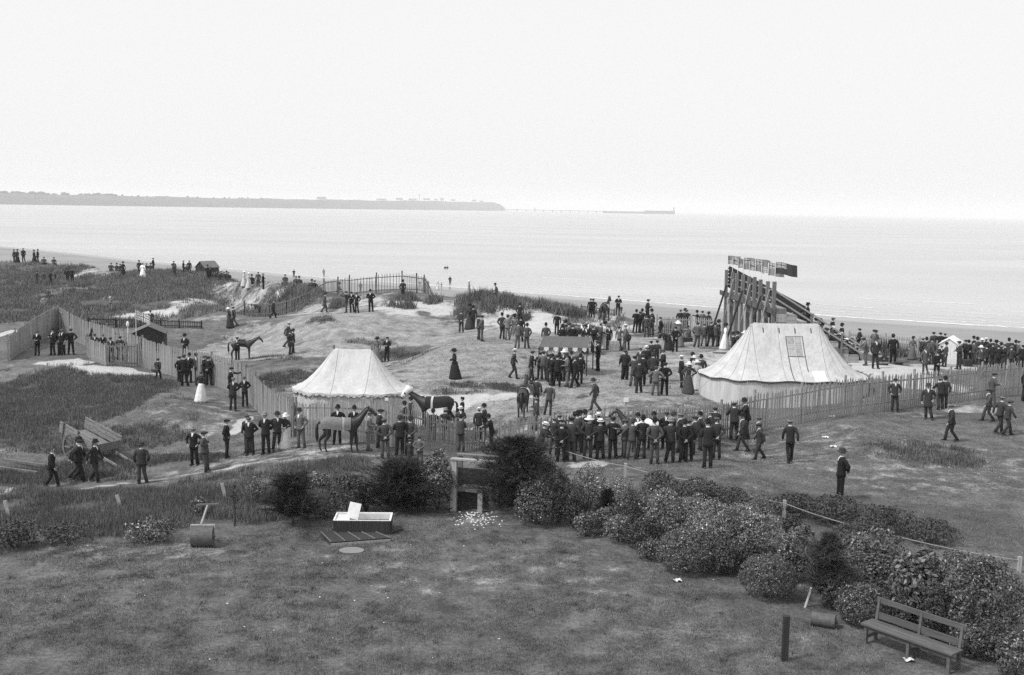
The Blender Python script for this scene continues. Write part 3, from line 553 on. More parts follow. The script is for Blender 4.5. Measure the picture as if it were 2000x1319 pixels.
for a in (
    ('evergreen_shrub', (1000, 1096, 938, 1031), 'broad glossy dome-shaped shrub in front of the dark spreading cypress', 'mid', 8500, .042),
    ('evergreen_shrub', (1062, 1118, 920, 1028), 'dark upright shrub squeezed behind the broad glossy dome', 'dark', 5000, .045),
    ('evergreen_shrub', (1108, 1190, 912, 1004), 'tall pale-flecked shrub just below the sandy strip', 'light', 7500, .038),
    ('evergreen_shrub', (1172, 1252, 938, 1014), 'pale-flecked round shrub with a dark little cypress before it', 'light', 7500, .036),
    ('evergreen_shrub', (1116, 1172, 1002, 1052), 'small loose ragged shrub on the lawn edge beside the little cypress', 'mid', 1500, .045),
    ('evergreen_shrub', (1177, 1242, 1006, 1062), 'small pale tilted shrub on a short bare stem', 'light', 4200, .034),
    ('evergreen_shrub', (1248, 1338, 956, 1060), 'large pale-leaved shrub left of the widest hedge clump', 'light', 9000, .038),
    ('evergreen_shrub', (1300, 1398, 972, 1058), 'pale shrub merging into the widest hedge clump', 'light', 8500, .038),
    ('evergreen_shrub', (1350, 1450, 982, 1110), 'tall flecked shrub behind the smooth egg-shaped bush', 'light', 10000, .04),
    ('evergreen_shrub', (1412, 1530, 992, 1108), 'widest pale clump of the hedge, below the rope post', 'light', 12000, .04),
    ('evergreen_shrub', (1242, 1298, 1053, 1098), 'little low shrub tucked against the egg-shaped bush', 'mid', 2200, .04),
    ('clipped_bush', (1282, 1398, 1036, 1126), 'smooth egg-shaped bush bulging onto the lawn', 'mid', 14000, .032, 'shrubs along the garden edge', 'bush', None, .08),
    ('clipped_bush', (1446, 1564, 1084, 1176), 'neat round clipped bush standing alone beside the feathery sapling', 'mid', 15000, .03, 'shrubs along the garden edge', 'bush', None, .07),
    ('sycamore_sapling', (1536, 1604, 1030, 1120), 'sycamore sapling with big pale leaves behind the round clipped bush', 'broad', 1800, .085),
    ('evergreen_shrub', (1636, 1792, 1046, 1160), 'wide leafy shrub behind the feathery sapling', 'broad', 9000, .055),
    ('clipped_bush', (1636, 1748, 1142, 1228), 'dense rounded bush right behind the bench', 'mid', 13000, .032, 'shrubs along the garden edge', 'bush', None, .1),
    ('sycamore_sapling', (1735, 1852, 1078, 1232), 'tall sycamore growth with broad leaves above the bench back', 'broad', 3600, .095),
    ('evergreen_shrub', (1828, 2010, 1082, 1262), 'biggest dark bush of the hedge at the edge of view', 'mid', 20000, .045),
    ('evergreen_shrub', (1868, 1944, 1228, 1290), 'small round shrub beside the end of the bench', 'mid', 5000, .036),
    ('evergreen_shrub', (1950, 2060, 1238, 1340), 'cut-off shrub in the bottom corner past the bench', 'mid', 7000, .04),
    ('evergreen_shrub', (815, 888, 888, 1002), 'ivy-like leafy shrub crowding the tall post of the garden seat', 'mid', 8000, .05),
    ('evergreen_shrub', (640, 716, 928, 1008), 'dark leafy shrub behind the open wooden box', 'dark', 5200, .048),
    ('evergreen_shrub', (606, 660, 975, 1014), 'low spreading leafy shrub at the corner of the open wooden box', 'mid', 2200, .045),
    ('evergreen_shrub', (236, 342, 1016, 1064), 'broad-leaved low plant on the bank left of the lawn roller', 'mid', 2200, .06, 'plants on the garden bank', 'shrub', None, .5, 6, .4),
    ('evergreen_shrub', (372, 408, 972, 1012), 'young leafy sprig behind the roller handle', 'mid', 500, .06, 'plants on the garden bank'),
    ('evergreen_shrub', (600, 645, 925, 962), 'small leafy bush on the bank above the pine', 'mid', 1500, .05, 'plants on the garden bank'),
    ('evergreen_shrub', (478, 520, 930, 985), 'thin scrubby bush just left of the little pine', 'mid', 900, .05, 'plants on the garden bank'),
    ('evergreen_shrub', (-30, 70, 1018, 1078), 'dark shaggy hedge plant at the far left of the bank', 'dark', 3000, .05, 'plants on the garden bank', 'shrub', None, .55, 6, .4),
    ('evergreen_shrub', (60, 170, 1026, 1066), 'long low dark hedge plant on the bank', 'dark', 2200, .05, 'plants on the garden bank', 'shrub', None, .6, 6, .4),
    ('evergreen_shrub', (940, 1010, 862, 900), 'grey tangled bramble between the gate and the cypress', 'gorse', 2600, .045, 'plants on the garden bank'),
    ('gorse_bush', (1250, 1330, 925, 985), 'feathery gorse bush below the second rope post', 'gorse', 3000, .05, G2, 'bush'), ('gorse_bush', (1318, 1412, 938, 992), 'rounded gorse bush at the foot of the third rope post', 'gorse', 3200, .05, G2, 'bush'),
    ('gorse_bush', (1395, 1470, 955, 1000), 'low gorse bush between the third and fourth rope posts', 'gorse', 2200, .05, G2, 'bush'), ('gorse_bush', (1505, 1600, 965, 1010), 'dark gorse bush behind the fourth rope post', 'gorse', 3500, .05, G2, 'bush'),
    ('gorse_bush', (1580, 1690, 970, 1030), 'dark gorse bush right below the lone standing man', 'gorse', 4000, .05, G2, 'bush'), ('gorse_bush', (1670, 1790, 990, 1050), 'wide gorse bush on the meadow slope beyond the rope', 'gorse', 4000, .05, G2, 'bush'),
    ('gorse_bush', (1770, 1880, 1015, 1070), 'thin straggling gorse bush at the end of the scrub', 'gorse', 3000, .05, G2, 'bush'), ('gorse_bush', (1640, 1740, 1020, 1070), 'gorse bush pressed against the rope above the wide leafy shrub', 'gorse', 3200, .05, G2, 'bush'),
    ('gorse_bush', (1530, 1570, 1005, 1045), 'small gorse bush at the foot of the pale rope post', 'gorse', 1500, .05, G2, 'bush')):
    shrub(*a)
def conifer(name, box, label, n=420, layered=True, base=None, trunk=.25, kind='conifer', needle=.16, cat='tree', spray=26, wide=1.0):
    x0, x1, y0, y1 = box; rnd = random.Random(int(x0 + y1)); g = np.random.default_rng(int(x0)); c = hit((x0 + x1) / 2, base or y1); k = c.y / F
    rx = (x1 - x0) / 2 * k; H = at_depth((x0 + x1) / 2, y0, c.y + rx * .3).z - c.z; c = Vector((c.x, c.y + rx * .35, 0)); c.z = gz(c.x, c.y); root = empty(name, c)
    MB().tube([(0, 0, -.1), (.03, 0, H * .3), (-.02, .02, H * .65), (0, 0, H * .95)], [.05 * H * .5, .04 * H * .5, .025 * H * .5, .008], 7).build('trunk', STEM, root)
    V = []
    for i in range(n):
        t = rnd.random() ** .9; z = H * (trunk + (1 - trunk) * t); prof = (.55 + .45 * math.sin(math.pi * min(1, (1 - t) * .6 + .2))) * (1 - .55 * t ** 3) * (.75 + .35 * math.sin(z * 9 + i % 3)) if layered else (1 - t * .75)
        L = rx * wide * prof * rnd.uniform(.45, 1.12); a = rnd.uniform(0, 2 * math.pi); L *= 1 + .3 * math.sin(2 * a + z * 3); up = rnd.uniform(-.05, .35) if layered else rnd.uniform(.15, .8)
        e = np.array((math.cos(a) * L, math.sin(a) * L, z + up * L * .6)); s_ = np.array((0, 0, z - .05 * H))
        m_ = spray; tt = g.uniform(.35, 1.0, m_) if L > .3 else g.uniform(.1, 1, m_)
        b = s_ + (e - s_) * tt[:, None]; d = (e - s_) / (np.linalg.norm(e - s_) + 1e-6) * .8 + g.normal(0, .5, (m_, 3)); d[:, 2] += .15; d /= np.linalg.norm(d, axis=1)[:, None]
        sd = np.cross(d, g.normal(size=(m_, 3))); sd /= np.linalg.norm(sd, axis=1)[:, None]; Ln = needle * g.uniform(.6, 1.3, m_)[:, None]
        V.append(np.stack([b - sd * .009, b + sd * .009, b + d * Ln], 1))
    V = np.concatenate(V).reshape(-1, 3)
    link('crown', np_mesh('crown', V, np.arange(len(V)).reshape(-1, 3), LEAF[kind]), root)
    for i in range(9):
        a, z = rnd.uniform(0, 6.28), H * rnd.uniform(trunk * .8, .7); L = rx * rnd.uniform(.4, .8); MB().tube([(0, 0, z), (math.cos(a) * L * .6, math.sin(a) * L * .6, z + .08 * L), (math.cos(a) * L, math.sin(a) * L, z + .3 * L)], [.022, .014, .005], 4).build('branch', STEM, root)
    tag(root, label, cat, 'dark conifers round the garden'); return root
conifer('cypress_tree', (918, 1100, 858, 1012), 'broad dark feathery cypress spreading over the garden seat', 900, True, None, .12, 'conifer', .2, 'tree', 40, 1.35)
conifer('juniper_tree', (722, 842, 906, 1000), 'dark shaggy juniper with bare low stems beside the boys', 900, True, None, .04, 'conifer', .17, 'tree', 44, 1.7)
conifer('pine_sapling', (516, 620, 928, 1032), 'small dark pine on a thin trunk behind the roller', 480, True, None, .22, 'conifer', .16, 'tree', 34, 1.5)
conifer('cypress_tree', (1158, 1212, 958, 1034), 'little dark cypress among the pale shrubs', 240, False, None, .05, 'conifer', .12, 'tree', 30)
conifer('tamarisk_sapling', (1556, 1684, 1046, 1190), 'feathery sapling on a thin bare trunk by the white stake', 420, True, None, .2, 'gorse', .16, 'tree', 36)
conifer('pine_sapling', (436, 476, 945, 1030), 'spindly bare sapling between the roller and the little pine', 22, False, None, .35, 'gorse', .12, 'tree', 14)
# ------------------------------------------------------------------ fences, picket by picket
def picket_mesh(wd, th, kind):
    m = MB(); w2, t2 = wd / 2, th / 2
    if kind == 'point': prof = [(-w2, 0), (w2, 0), (w2, .93), (0, 1), (-w2, .93)]
    else: prof = [(-w2, 0), (w2, 0), (w2 * .9, 1), (-w2 * .8, .985)]
    n = len(prof); V = [(x, -t2, z) for x, z in prof] + [(x, t2, z) for x, z in prof]
    return m.add(V, [tuple(range(n)), tuple(reversed(range(n, 2 * n)))] + [(i, i + n, (i + 1) % n + n, (i + 1) % n) for i in range(n)])
def fence(name, label, pts, H, spacing, wd, mt, kind='point', post=2.4, rails=(.22, .78), ph=1.06, post_mat=None, cat='fence', jit=.02, th=.02, rail=True, pw=.09, back=.04):
    W = []
    for q in pts:
        if len(q) == 4: p = by_height(q[0], q[1], q[2], H); x, y = p[0], p[1]
        else: p = hit(q[0], q[2]); x, y = p.x, p.y
        z = gz(x, y); top = CAM_Z + ray(q[0], q[1])[2] * y; W.append((x, y, min(max(top - z, H * .75), H * 1.25)))
    W = np.array(W); seg = np.hypot(np.diff(W[:, 0]), np.diff(W[:, 1])); S = np.concatenate([[0], np.cumsum(seg)]); n = int(S[-1] / spacing)
    def P(s_): x, y, h = (np.interp(s_, S, W[:, i]) for i in range(3)); return float(x), float(y), gz(x, y), float(h)
    def ang(s_): a, b = P(max(s_ - .3, 0)), P(min(s_ + .3, S[-1])); return math.atan2(b[1] - a[1], b[0] - a[0])
    x, y, z, h = P(0); root = empty(name, (x, y, z)); o = Vector((x, y, z)); rnd = random.Random(len(label))
    meshes = [picket_mesh(wd * f, th, kind).mesh('picket', mt) for f in (.85, 1, 1.1)]
    for i in range(n):
        s_ = (i + .5) * S[-1] / n + rnd.uniform(-.1, .1) * spacing; x, y, z, h = P(s_)
        link('picket', rnd.choice(meshes), root, Vector((x, y, z - .04)) - o, (rnd.gauss(0, .012), rnd.gauss(0, .016), ang(s_)), (1, 1, h * (1 + rnd.gauss(0, jit))))
    np_ = max(1, round(S[-1] / post)); pm = MB().box((0, 0, .5), (pw, pw, 1), taper=.95).mesh('post', post_mat or mt); side = (rnd.random() < 2)
    for i in range(np_ + 1):
        s_ = S[-1] * i / np_; x, y, z, h = P(s_); a = ang(s_); off = Vector((-math.sin(a), math.cos(a), 0)) * (back + pw / 2 + .03)
        link('post', pm, root, Vector((x, y, z - .1)) - o + off, (0, rnd.gauss(0, .015), a), (1, 1, h * ph + .1))
        if rail and i < np_:
            for f in rails:
                m = MB(); k = max(2, int((S[-1] / np_) / 1.2) + 1); path = []
                for j in range(k):
                    x, y, z, h = P(s_ + S[-1] / np_ * j / (k - 1)); a = ang(s_); path.append(Vector((x - math.sin(a) * back, y + math.cos(a) * back, z + h * f)) - o)
                for a_, b_ in zip(path[:-1], path[1:]): m.bar(a_, b_, .035, .07)
                m.build('rail', mt, root)
    tag(root, label, cat); return root
fence('picket_fence', 'long pointed picket fence running from the gate past the big marquee', [(975, 824, 885), (1058, 812, 879), (1158, 801, 870), (1250, 797, 865), (1330, 793, 861), (1412, 785, 856), (1480, 764, 841), (1580, 750, 825), (1704, 732, 807), (1790, 725, 795), (1900, 714, 782), (2015, 702, 768)], 1.8, .15, .076, PALE)
fence('picket_fence', 'close split-pale fence bending round behind the blanketed horse', [(575, 783, 853), (600, 788, 855), (640, 783, 857), (700, 780, 862), (745, 787, 868), (770, 792, 874), (816, 801, 878), (856, 811, 881), (892, 825, 884)], 1.8, .085, .052, PALED, 'cut', 2.1, (.25, .8), 1.1)
fence('garden_gate', 'low picket gate left ajar between the two front fences', [(900, 829, 880), (948, 832, 876)], 1.2, .12, .06, PALE, 'point', 1.2, (.25, .75), 1.0, None, 'gate')
fence('board_fence', 'tall close-boarded fence curving up over the hump from the tent', [(20, 655, 705), (38, 640, 690), (75, 617, 668), (115, 598, 650), (165, 624, 675), (173, 627, 678), (225, 640, 696), (275, 657, 715), (320, 672, 730), (375, 682, 743), (425, 693, 755), (468, 705, 772), (490, 722, 790), (512, 747, 815), (540, 766, 842), (568, 778, 855)], 1.9, .13, .122, PALED, 'cut', 2.6, (.2, .8), 1.04, None, 'fence', .012)
fence('board_fence', 'short boarded pen wall with men leaning over it', [(168, 652, 692), (176, 661, 702), (207, 672, 715)], 1.3, .11, .1, PALED, 'cut', 1.4, (.2, .8), 1.0, None, 'fence', .012)
fence('pen_gate', 'openwork pen gate of narrow upright slats', [(209, 671, 716), (270, 672, 715)], 1.35, .17, .05, PALED, 'cut', 1.0, (.12, .88), 1.0, None, 'gate', .03)
fence('picket_fence', 'dark picket fence against the white sand patch', [(172, 620, 640), (250, 620, 640), (300, 622, 641), (352, 625, 642), (392, 627, 643)], .85, .17, .06, WOODD, 'point', 2.4, (.3, .8), 1.05)
fence('picket_fence', 'dune-top picket fence climbing to the crest and down again', [(478, 627, 664, 1), (520, 617, 654, 1), (573, 594, 632, 1), (616, 574, 612, 1), (650, 555, 592, 1), (673, 542, 580, 1), (723, 539, 577, 1), (773, 531, 569, 1), (787, 534, 572, 1), (825, 540, 577, 1), (863, 558, 591, 1), (888, 571, 600, 1)], 1.7, .26, .06, WOOD, 'point', 2.3, (.2, .85), 1.12, WOODD, 'fence', .03)
fence('picket_fence', 'low half-buried picket fence beside the horse on the dune', [(1135, 595, 610), (1170, 600, 614), (1200, 603, 618)], .7, .18, .06, WOOD)
fence('picket_fence', 'pale picket fence with a man perched on it', [(1282, 616, 650), (1340, 618, 651), (1412, 621, 655)], 1.4, .15, .07, WOODL)
fence('picket_fence', 'pale picket fence along the beach behind the bookmakers', [(1658, 648, 676), (1720, 652, 684), (1800, 660, 692), (1900, 668, 700), (2020, 676, 706)], 1.2, .17, .08, WOODL)

# ------------------------------------------------------------------ marquees
def marquee(name, label, cx, Y, a, r, ridge_row, eave_row, rz, pw=1.5, scallop=False, seams=12, ext=1.0):
    c = at_depth(cx, eave_row, Y); g0 = min(gz(c.x + dx, Y + dy) for dx in (-a - r, 0, a + r) for dy in (-r, 0)); root = empty(name, (c.x, Y, g0), rz)
    zr = at_depth(cx, ridge_row, Y).z - g0; ze = c.z - g0
    OUT = [(a, math.cos(t), math.sin(t)) for t in np.linspace(-math.pi / 2, math.pi / 2, 25)] + [(x, 0, 1) for x in np.linspace(a, -a, 9)[1:-1]] + [(-a, math.cos(t), math.sin(t)) for t in np.linspace(math.pi / 2, 1.5 * math.pi, 25)] + [(x, 0, -1) for x in np.linspace(-a, a, 9)[1:-1]]
    N = len(OUT)
    def pt(i, t, lift=0.0):
        bx, ux, uy = OUT[i % N]; sag = .07 * math.cos(i * 2 * math.pi / N * 14) * t * t; rr = r * t * (1 + .012 * math.sin(i * 1.7))
        return (bx * (1 - .0 * t) + ux * rr, uy * rr * ext, ze + (zr - ze) * (1 - t) ** pw - .06 * math.sin(math.pi * t) + sag * .6 + .035 * math.sin(math.pi * (bx + a) / (2 * a) + math.pi) * (1 - t) + lift)
    T = [0, .06, .14, .24, .36, .5, .64, .78, .9, 1.0]
    m = MB(); m.loft([[pt(i, t) for i in range(N)] for t in T], cap=False); roof = m.build('roof', CANVAS, root, True)
    wl = MB(); wl.loft([[(pt(i, .975)[0] + .03 * f * math.sin(i * 2.1), pt(i, .975)[1] + .03 * f * math.cos(i * 1.7), z) for i in range(N)] for z, f in ((-.15, 1.2), (ze * .35, 1), (ze * .7, .6), (ze + .01, 0))], cap=False); wl.build('wall', CANVASW, root, True)
    if scallop:
        v = MB(); top, bot = [], []
        for i in range(N * 4):
            q = i / 4; i0 = int(q); f = q - i0; p, p2 = Vector(pt(i0, 1.0)), Vector(pt(i0 + 1, 1.0)); p = p.lerp(p2, f); d = .09 + .10 * abs(math.sin(q * math.pi / 1.25 + .3 * math.sin(q))); nrm = Vector((p.x, p.y, 0)).normalized() * .02
            top.append(p + nrm); bot.append(p + nrm * 1.6 - Vector((0, 0, d)))
        v.loft([top, bot], cap=False); vl = v.build('valance', CANVAS, root)
        e = MB(); e.loft([[b_ + Vector((b_.x, b_.y, 0)).normalized() * .008 for b_ in bot], [b_ + Vector((b_.x, b_.y, 0)).normalized() * .01 + Vector((0, 0, .035)) for b_ in bot]], cap=False); e.build('valance_edging', TRIM, vl)
    else:
        e = MB(); e.loft([[(p[0] * 1.004, p[1] * 1.004, p[2] + dz) for p in (pt(i, 1.0) for i in range(N))] for dz in (.02, -.07)], cap=False); e.build('eave_rope', TRIM, root)
    for k in range(seams):
        i = int(round(k * N / seams)); s_ = MB(); L_ = [Vector(pt(i, t, .012)) for t in np.linspace(.03, 1, 14)]; d = Vector((-OUT[i % N][2], OUT[i % N][1], 0)) * .009
        s_.loft([[p - d, p + d] for p in L_], cap=False, closed=False); s_.build('seam', mat('seam', .22, .9, .1, 5), roof)
    for sx in (-1, 1): MB().tube([(sx * a, 0, 0), (sx * a, 0, zr + .16)], .05, 7).build('tent_pole', WOOD, root)
    for k in range(10):
        i = int(round((k + .5) * N / 10)); p = Vector(pt(i, 1.0)); q = Vector((OUT[i % N][0] + OUT[i % N][1] * (r + 1.5), OUT[i % N][2] * (r * ext + 1.5), 0)); wq = root.matrix_basis @ q; q.z = gz(wq.x, wq.y) - g0
        MB().tube([p, (p + q) / 2 - Vector((0, 0, .03)), q], .012, 4).build('guy_rope', ROPE, root); MB().tube([q - Vector((0, 0, .1)), q + Vector((0, 0, .18))], .025, 5).build('peg', WOOD, root)
    return root, roof, pt, OUT
small, _, _, _ = marquee('canvas_tent', '', 689, 56.0, .98, 2.12, 681, 757, R(-3), 1.45, True, 9); tag(small, 'smaller canvas marquee with a scalloped valance behind the split-pale fence', 'tent')
big, roof, bpt, BOUT = marquee('canvas_tent', '', 1529, 58.5, 1.8, 2.72, 631, 731, R(1), 1.5, False, 24); tag(big, 'large pale canvas marquee with sewn window and patches on its roof', 'tent')
def roof_panel(i0, i1, t0, t1, mt, name, lift):
    m = MB(); rows = []
    for t in np.linspace(t0, t1, 10):
        r_ = []
        for f in np.linspace(0, 1, 5):
            q = i0 + (i1 - i0) * f; k = int(math.floor(q)); p = Vector(bpt(k, t, lift)).lerp(Vector(bpt(k + 1, t, lift)), q - k); r_.append(p)
        rows.append(r_)
    m.loft(rows, cap=False, closed=False); return m.build(name, mt, roof)
NB = len(BOUT); S0 = NB - 7                                     # the straight front side starts here
win = mat('laced_window', .32, .8, .3, 8)
for a_ in range(2):
    for b_ in range(3): roof_panel(S0 + 3.0 + a_ * .85, S0 + 3.75 + a_ * .85, .17 + b_ * .09, .25 + b_ * .09, win, 'window_flap', .02)
roof_panel(S0 + 2.85, S0 + 4.85, .16, .165, TRIM, 'window_edge', .03); roof_panel(S0 + 2.85, S0 + 4.85, .435, .442, TRIM, 'window_edge', .03)
roof_panel(S0 + 2.82, S0 + 2.9, .16, .98, TRIM, 'lacing', .03); roof_panel(S0 + 4.8, S0 + 4.88, .16, .7, TRIM, 'lacing', .03)
roof_panel(S0 + 5.3, S0 + 6.7, .68, .95, CANVASP, 'patch', .02)
for k in range(4): roof_panel(S0 + .2 + k * 1.9, S0 + .32 + k * 1.9, .06, .12, TRIM, 'eyelet_strap', .025)

# ------------------------------------------------------------------ awning stall
def stall():
    Y = 63.5; c = at_depth(1098, 740, Y); z0 = gz(c.x, Y); root = empty('awning_stall', (c.x, Y, z0), R(-2)); wd, dp = 2.75, 2.3
    ze = at_depth(1086, 677, Y - .6).z - z0; zr = at_depth(1105, 657, Y + .4).z - z0; yf, yr, yb = -1.0, .35, 1.5
    C = mat('awning_cloth', .10, .8, .1, 3, (1, 1, 1), .2); xr = .28
    m = MB(); m.loft([[(-wd / 2, yf, ze), (-wd / 2 + xr, yr, zr), (-wd / 2 + xr * 1.6, yb, ze)], [(wd / 2, yf, ze), (wd / 2 + xr, yr, zr), (wd / 2 + xr * 1.6, yb, ze)]], cap=False, closed=False); rf = m.build('canopy', C, root)
    for i in range(6):
        x = -wd / 2 + wd * (i / 5); MB().bar((x, yf - .003, ze + .012), (x + xr, yr, zr + .012), .035, .008).build('stripe', mat('awning_stripe', .14, .8, .1, 3), rf)
    for i in range(10):
        x0, x1 = -wd / 2 + wd * i / 10, -wd / 2 + wd * (i + 1) / 10; xm = (x0 + x1) / 2; y = yf - .01
        MB().add([(x0, y, ze), (x1, y, ze), (x1, y, ze - .14), (xm, y - .01, ze - .25), (x0, y, ze - .14)], [(0, 4, 3, 2, 1)]).build('scallop', SHIRT if i % 2 else C, rf)
    for sx in (-1, 1):
        for i in range(8):
            t0, t1 = i / 8, (i + 1) / 8
            def q(t): return Vector((sx * wd / 2 + (xr * t * 2 if t < .5 else xr + xr * .6 * (t * 2 - 1)), yf + (yr - yf) * t * 2 if t < .5 else yr + (yb - yr) * (t * 2 - 1), ze + (zr - ze) * (1 - abs(t * 2 - 1)))) + Vector((sx * .01, 0, 0))
            a, b = q(t0), q(t1); MB().add([a, b, b - Vector((0, 0, .14)), (a + b) / 2 - Vector((0, 0, .25)), a - Vector((0, 0, .14))], [(0, 1, 2, 3, 4)]).build('scallop', SHIRT if i % 2 else C, rf)
    for x, y in ((-wd / 2, yf), (wd / 2, yf), (-wd / 2 + xr * 1.6, yb), (wd / 2 + xr * 1.6, yb)): MB().tube([(x, y, -.1), (x, y, ze)], .035, 6).build('pole', WOODD, root)
    MB().box((.1, .1, .86), (2.3, .7, .06)).build('counter', WOOD, root); MB().box((.1, -.2, .42), (2.25, .04, .8)).build('counter_front', WOODD, root)
    tag(root, 'striped awning stall with white scallops ringed by customers', 'stall')
stall()

# ------------------------------------------------------------------ grandstand with its flags
ND, FD = 67.0, 80.0
na, fa = at_depth(1506, 705, ND), at_depth(1414, 690, FD)
vv = Vector((fa.x - na.x, fa.y - na.y, 0)); SL = vv.length; vv.normalize(); uu = Vector((vv.y, -vv.x, 0)); SG = gz(na.x, na.y)
stand = empty('grandstand', (na.x, na.y, SG), math.atan2(uu.y, uu.x)); tag(stand, 'open timber grandstand with tall rear posts and tiers facing the beach', 'grandstand')
ZP = 5.8 - SG; TIER0, RISE, RUN, NT = 4.2 - SG, .40, .66, 8
pm = MB().box((0, 0, .5), (.20, .25, 1)).mesh('rear_post', WOOD); PV = [SL * i / 8 for i in range(9)]
for i, v in enumerate(PV): link('rear_post', pm, stand, (0, v, -.2), (0, random.gauss(0, .006), 0), (1, 1, ZP + .2 + random.uniform(-.06, .08)))
for i in range(8): MB().bar((-.15 - .05 * (i % 2), PV[i] - .25, 4.05 - SG + .04 * (i % 2)), (-.15 - .05 * (i % 2), PV[i + 1] + .25, 4.07 - SG + .04 * (i % 2)), .05, .34).build('ledger', mat('ledger_timber', .09, .85, .3, 3), stand)
MB().bar((-.19, SL, 4.07 - SG), (-.19, SL + 1.3, 4.1 - SG), .05, .34).build('ledger', mat('ledger_timber', .09, .85, .3, 3), stand)
for i in range(0, 8, 3):
    MB().bar((-.28, PV[i] + .1, ZP - .5), (-.28, PV[i + 1] + .5, 2.6 - SG), .05, .13).build('brace', WOODL, stand)
    MB().bar((-.34, PV[i + 1] + .2, ZP - 1.0), (-1.5, PV[i + 1] + .3, -.1), .12, .12).build('raking_shore', WOODD, stand)
    MB().bar((-.3, PV[i + 1], 3.9 - SG), (-.3, PV[i] + .3, .4), .05, .12).build('brace', WOODL, stand)
bd = MB().box((0, 0, .5), (.03, .30, 1)).mesh('back_board', WOODL)
for i in range(int(SL * .62 / .32)): link('back_board', bd, stand, (.13, SL - .16 - .32 * i, -.1), (0, 0, 0), (1, 1, 3.85 - SG + random.uniform(-.1, .1)))
for i in range(3): MB().bar((.17 + .02 * i, 0, ZP - .55 - .5 * i), (.17 + .02 * i, SL, ZP - .5 - .5 * i), .03, .07).build('back_rail', WOODL, stand)
for k in range(NT):
    z = TIER0 - RISE * k; u0 = .15 + RUN * k
    MB().box((u0 + RUN / 2, SL / 2, z - .03), (RUN - .02, SL, .06)).build('tread', WOODL, stand)
    MB().box((u0 + RUN - .02, SL / 2, z - RISE / 2 - .035), (.03, SL - .02, RISE - .08)).build('riser', WOOD, stand)
    for v in (0.0, SL * .5, SL): MB().box((u0 + .1, v, z / 2 - .1), (.1, .1, z - .02)).build('strut', WOOD, stand)
    for q in range(max(1, int(z / .26))): MB().box((u0 + RUN / 2, -.05, z - .2 - .26 * q), (RUN - .01, .03, .25)).build('end_board', WOODL if (q + k) % 3 else WOOD, stand)
slope = RISE / RUN
for q in range(6): MB().bar((.1, SL + .05, ZP + .2 - .26 * q), (5.9, SL + .05, ZP + .2 - .26 * q - 5.8 * .5), .03, .25).build('parapet_board', WOODD, stand)
for dz, u0, u1 in ((1.05, .1, 5.9), (.6, .1, 5.6)): MB().bar((u0, -.1, TIER0 + dz), (u1, -.1, TIER0 + dz - (u1 - u0) * slope), .05, .10).build('handrail', WOODL, stand)
for u in (2.35, 4.3, 5.85): MB().box((u, -.1, (TIER0 - slope * u + 1.1) / 2), (.1, .1, TIER0 - slope * u + 1.1)).build('rail_post', WOOD, stand)
FG = [mat('flag_pale', .62, .8, .06, 3), mat('flag_mid', .24, .8, .08, 3), mat('flag_dark', .05, .8, .08, 3)]
def union(x, y):
    """0 pale, 1 mid, 2 dark on a 2 x 1 field"""
    X, Y = x * 2 - 1, y - .5
    if abs(X) < .08 or abs(Y) < .06: return 2
    if abs(X) < .16 or abs(Y) < .12: return 0
    d = abs(abs(Y) * 2 - abs(X)) / 2.2
    if d < .035: return 2
    return 0 if d < .12 else 1
def flag(k, kind, wd, ht, label):
    v = PV[k]; root = empty('flag', stand.matrix_basis @ Vector((0, v, ZP + .02)), 0); rnd = random.Random(k * 5 + 1); am, fq, dr = rnd.uniform(.06, .16), rnd.uniform(4.5, 8), rnd.uniform(.04, .3); root.rotation_euler[2] = rnd.uniform(-.45, .35); pl = ht + rnd.uniform(.3, .5) if k else .5 + ht
    MB().tube([(0, 0, -.05), (0, 0, pl)], .022, 6).build('pole', WHITE, root)
    nx, ny = 44, 28; V = []
    for j in range(ny + 1):
        for i in range(nx + 1):
            s_, t_ = i / nx, j / ny; V.append((.02 + s_ * wd * (.97 - .03 * t_), am * math.sin(s_ * fq + k + t_) * s_ + .03 * math.sin(s_ * 15), pl - ht + t_ * ht - dr * s_ * s_ + .04 * math.sin(s_ * fq + k) * s_))
    m = MB(); m.v = V
    for j in range(ny):
        for i in range(nx):
            s_, t_ = (i + .5) / nx, (j + .5) / ny
            if kind == 'union': c = union(s_, t_)
            elif kind == 'stripes': c = (1 if (s_ < .4 and t_ > .46) else (0 if int(t_ * 13) % 2 else 1))
            else: c = union(s_ * 2, (t_ - .5) * 2) if (s_ < .5 and t_ > .5) else 2 if kind == 'ensign_dark' else 1
            a = j * (nx + 1) + i; m.f.append((a, a + 1, a + nx + 2, a + nx + 1)); m.m.append(c)
    m.build('cloth', FG, root, True); tag(root, label, 'flag', 'flags along the back of the grandstand')
for a in ((8, 'stripes', 1.15, .62, 'striped flag flying highest at the far end of the grandstand'), (7, 'union', 1.0, .58, 'crossed union flag second from the far end of the grandstand'), (6, 'stripes', 1.0, .6, 'striped flag between two union flags on the grandstand'),
          (5, 'ensign', .95, .8, 'ensign hanging fourth from the far end of the grandstand'), (4, 'union', 1.0, .6, 'crossed union flag on the middle post of the grandstand'), (3, 'ensign', 1.0, .8, 'ensign just past the middle post of the grandstand'),
          (2, 'stripes', .95, .75, 'striped flag third from the near end of the grandstand'), (1, 'ensign', 1.0, .8, 'dark ensign second from the near end of the grandstand'), (0, 'ensign_dark', 1.35, .72, 'largest dark ensign streaming from the near post of the grandstand')): flag(*a)
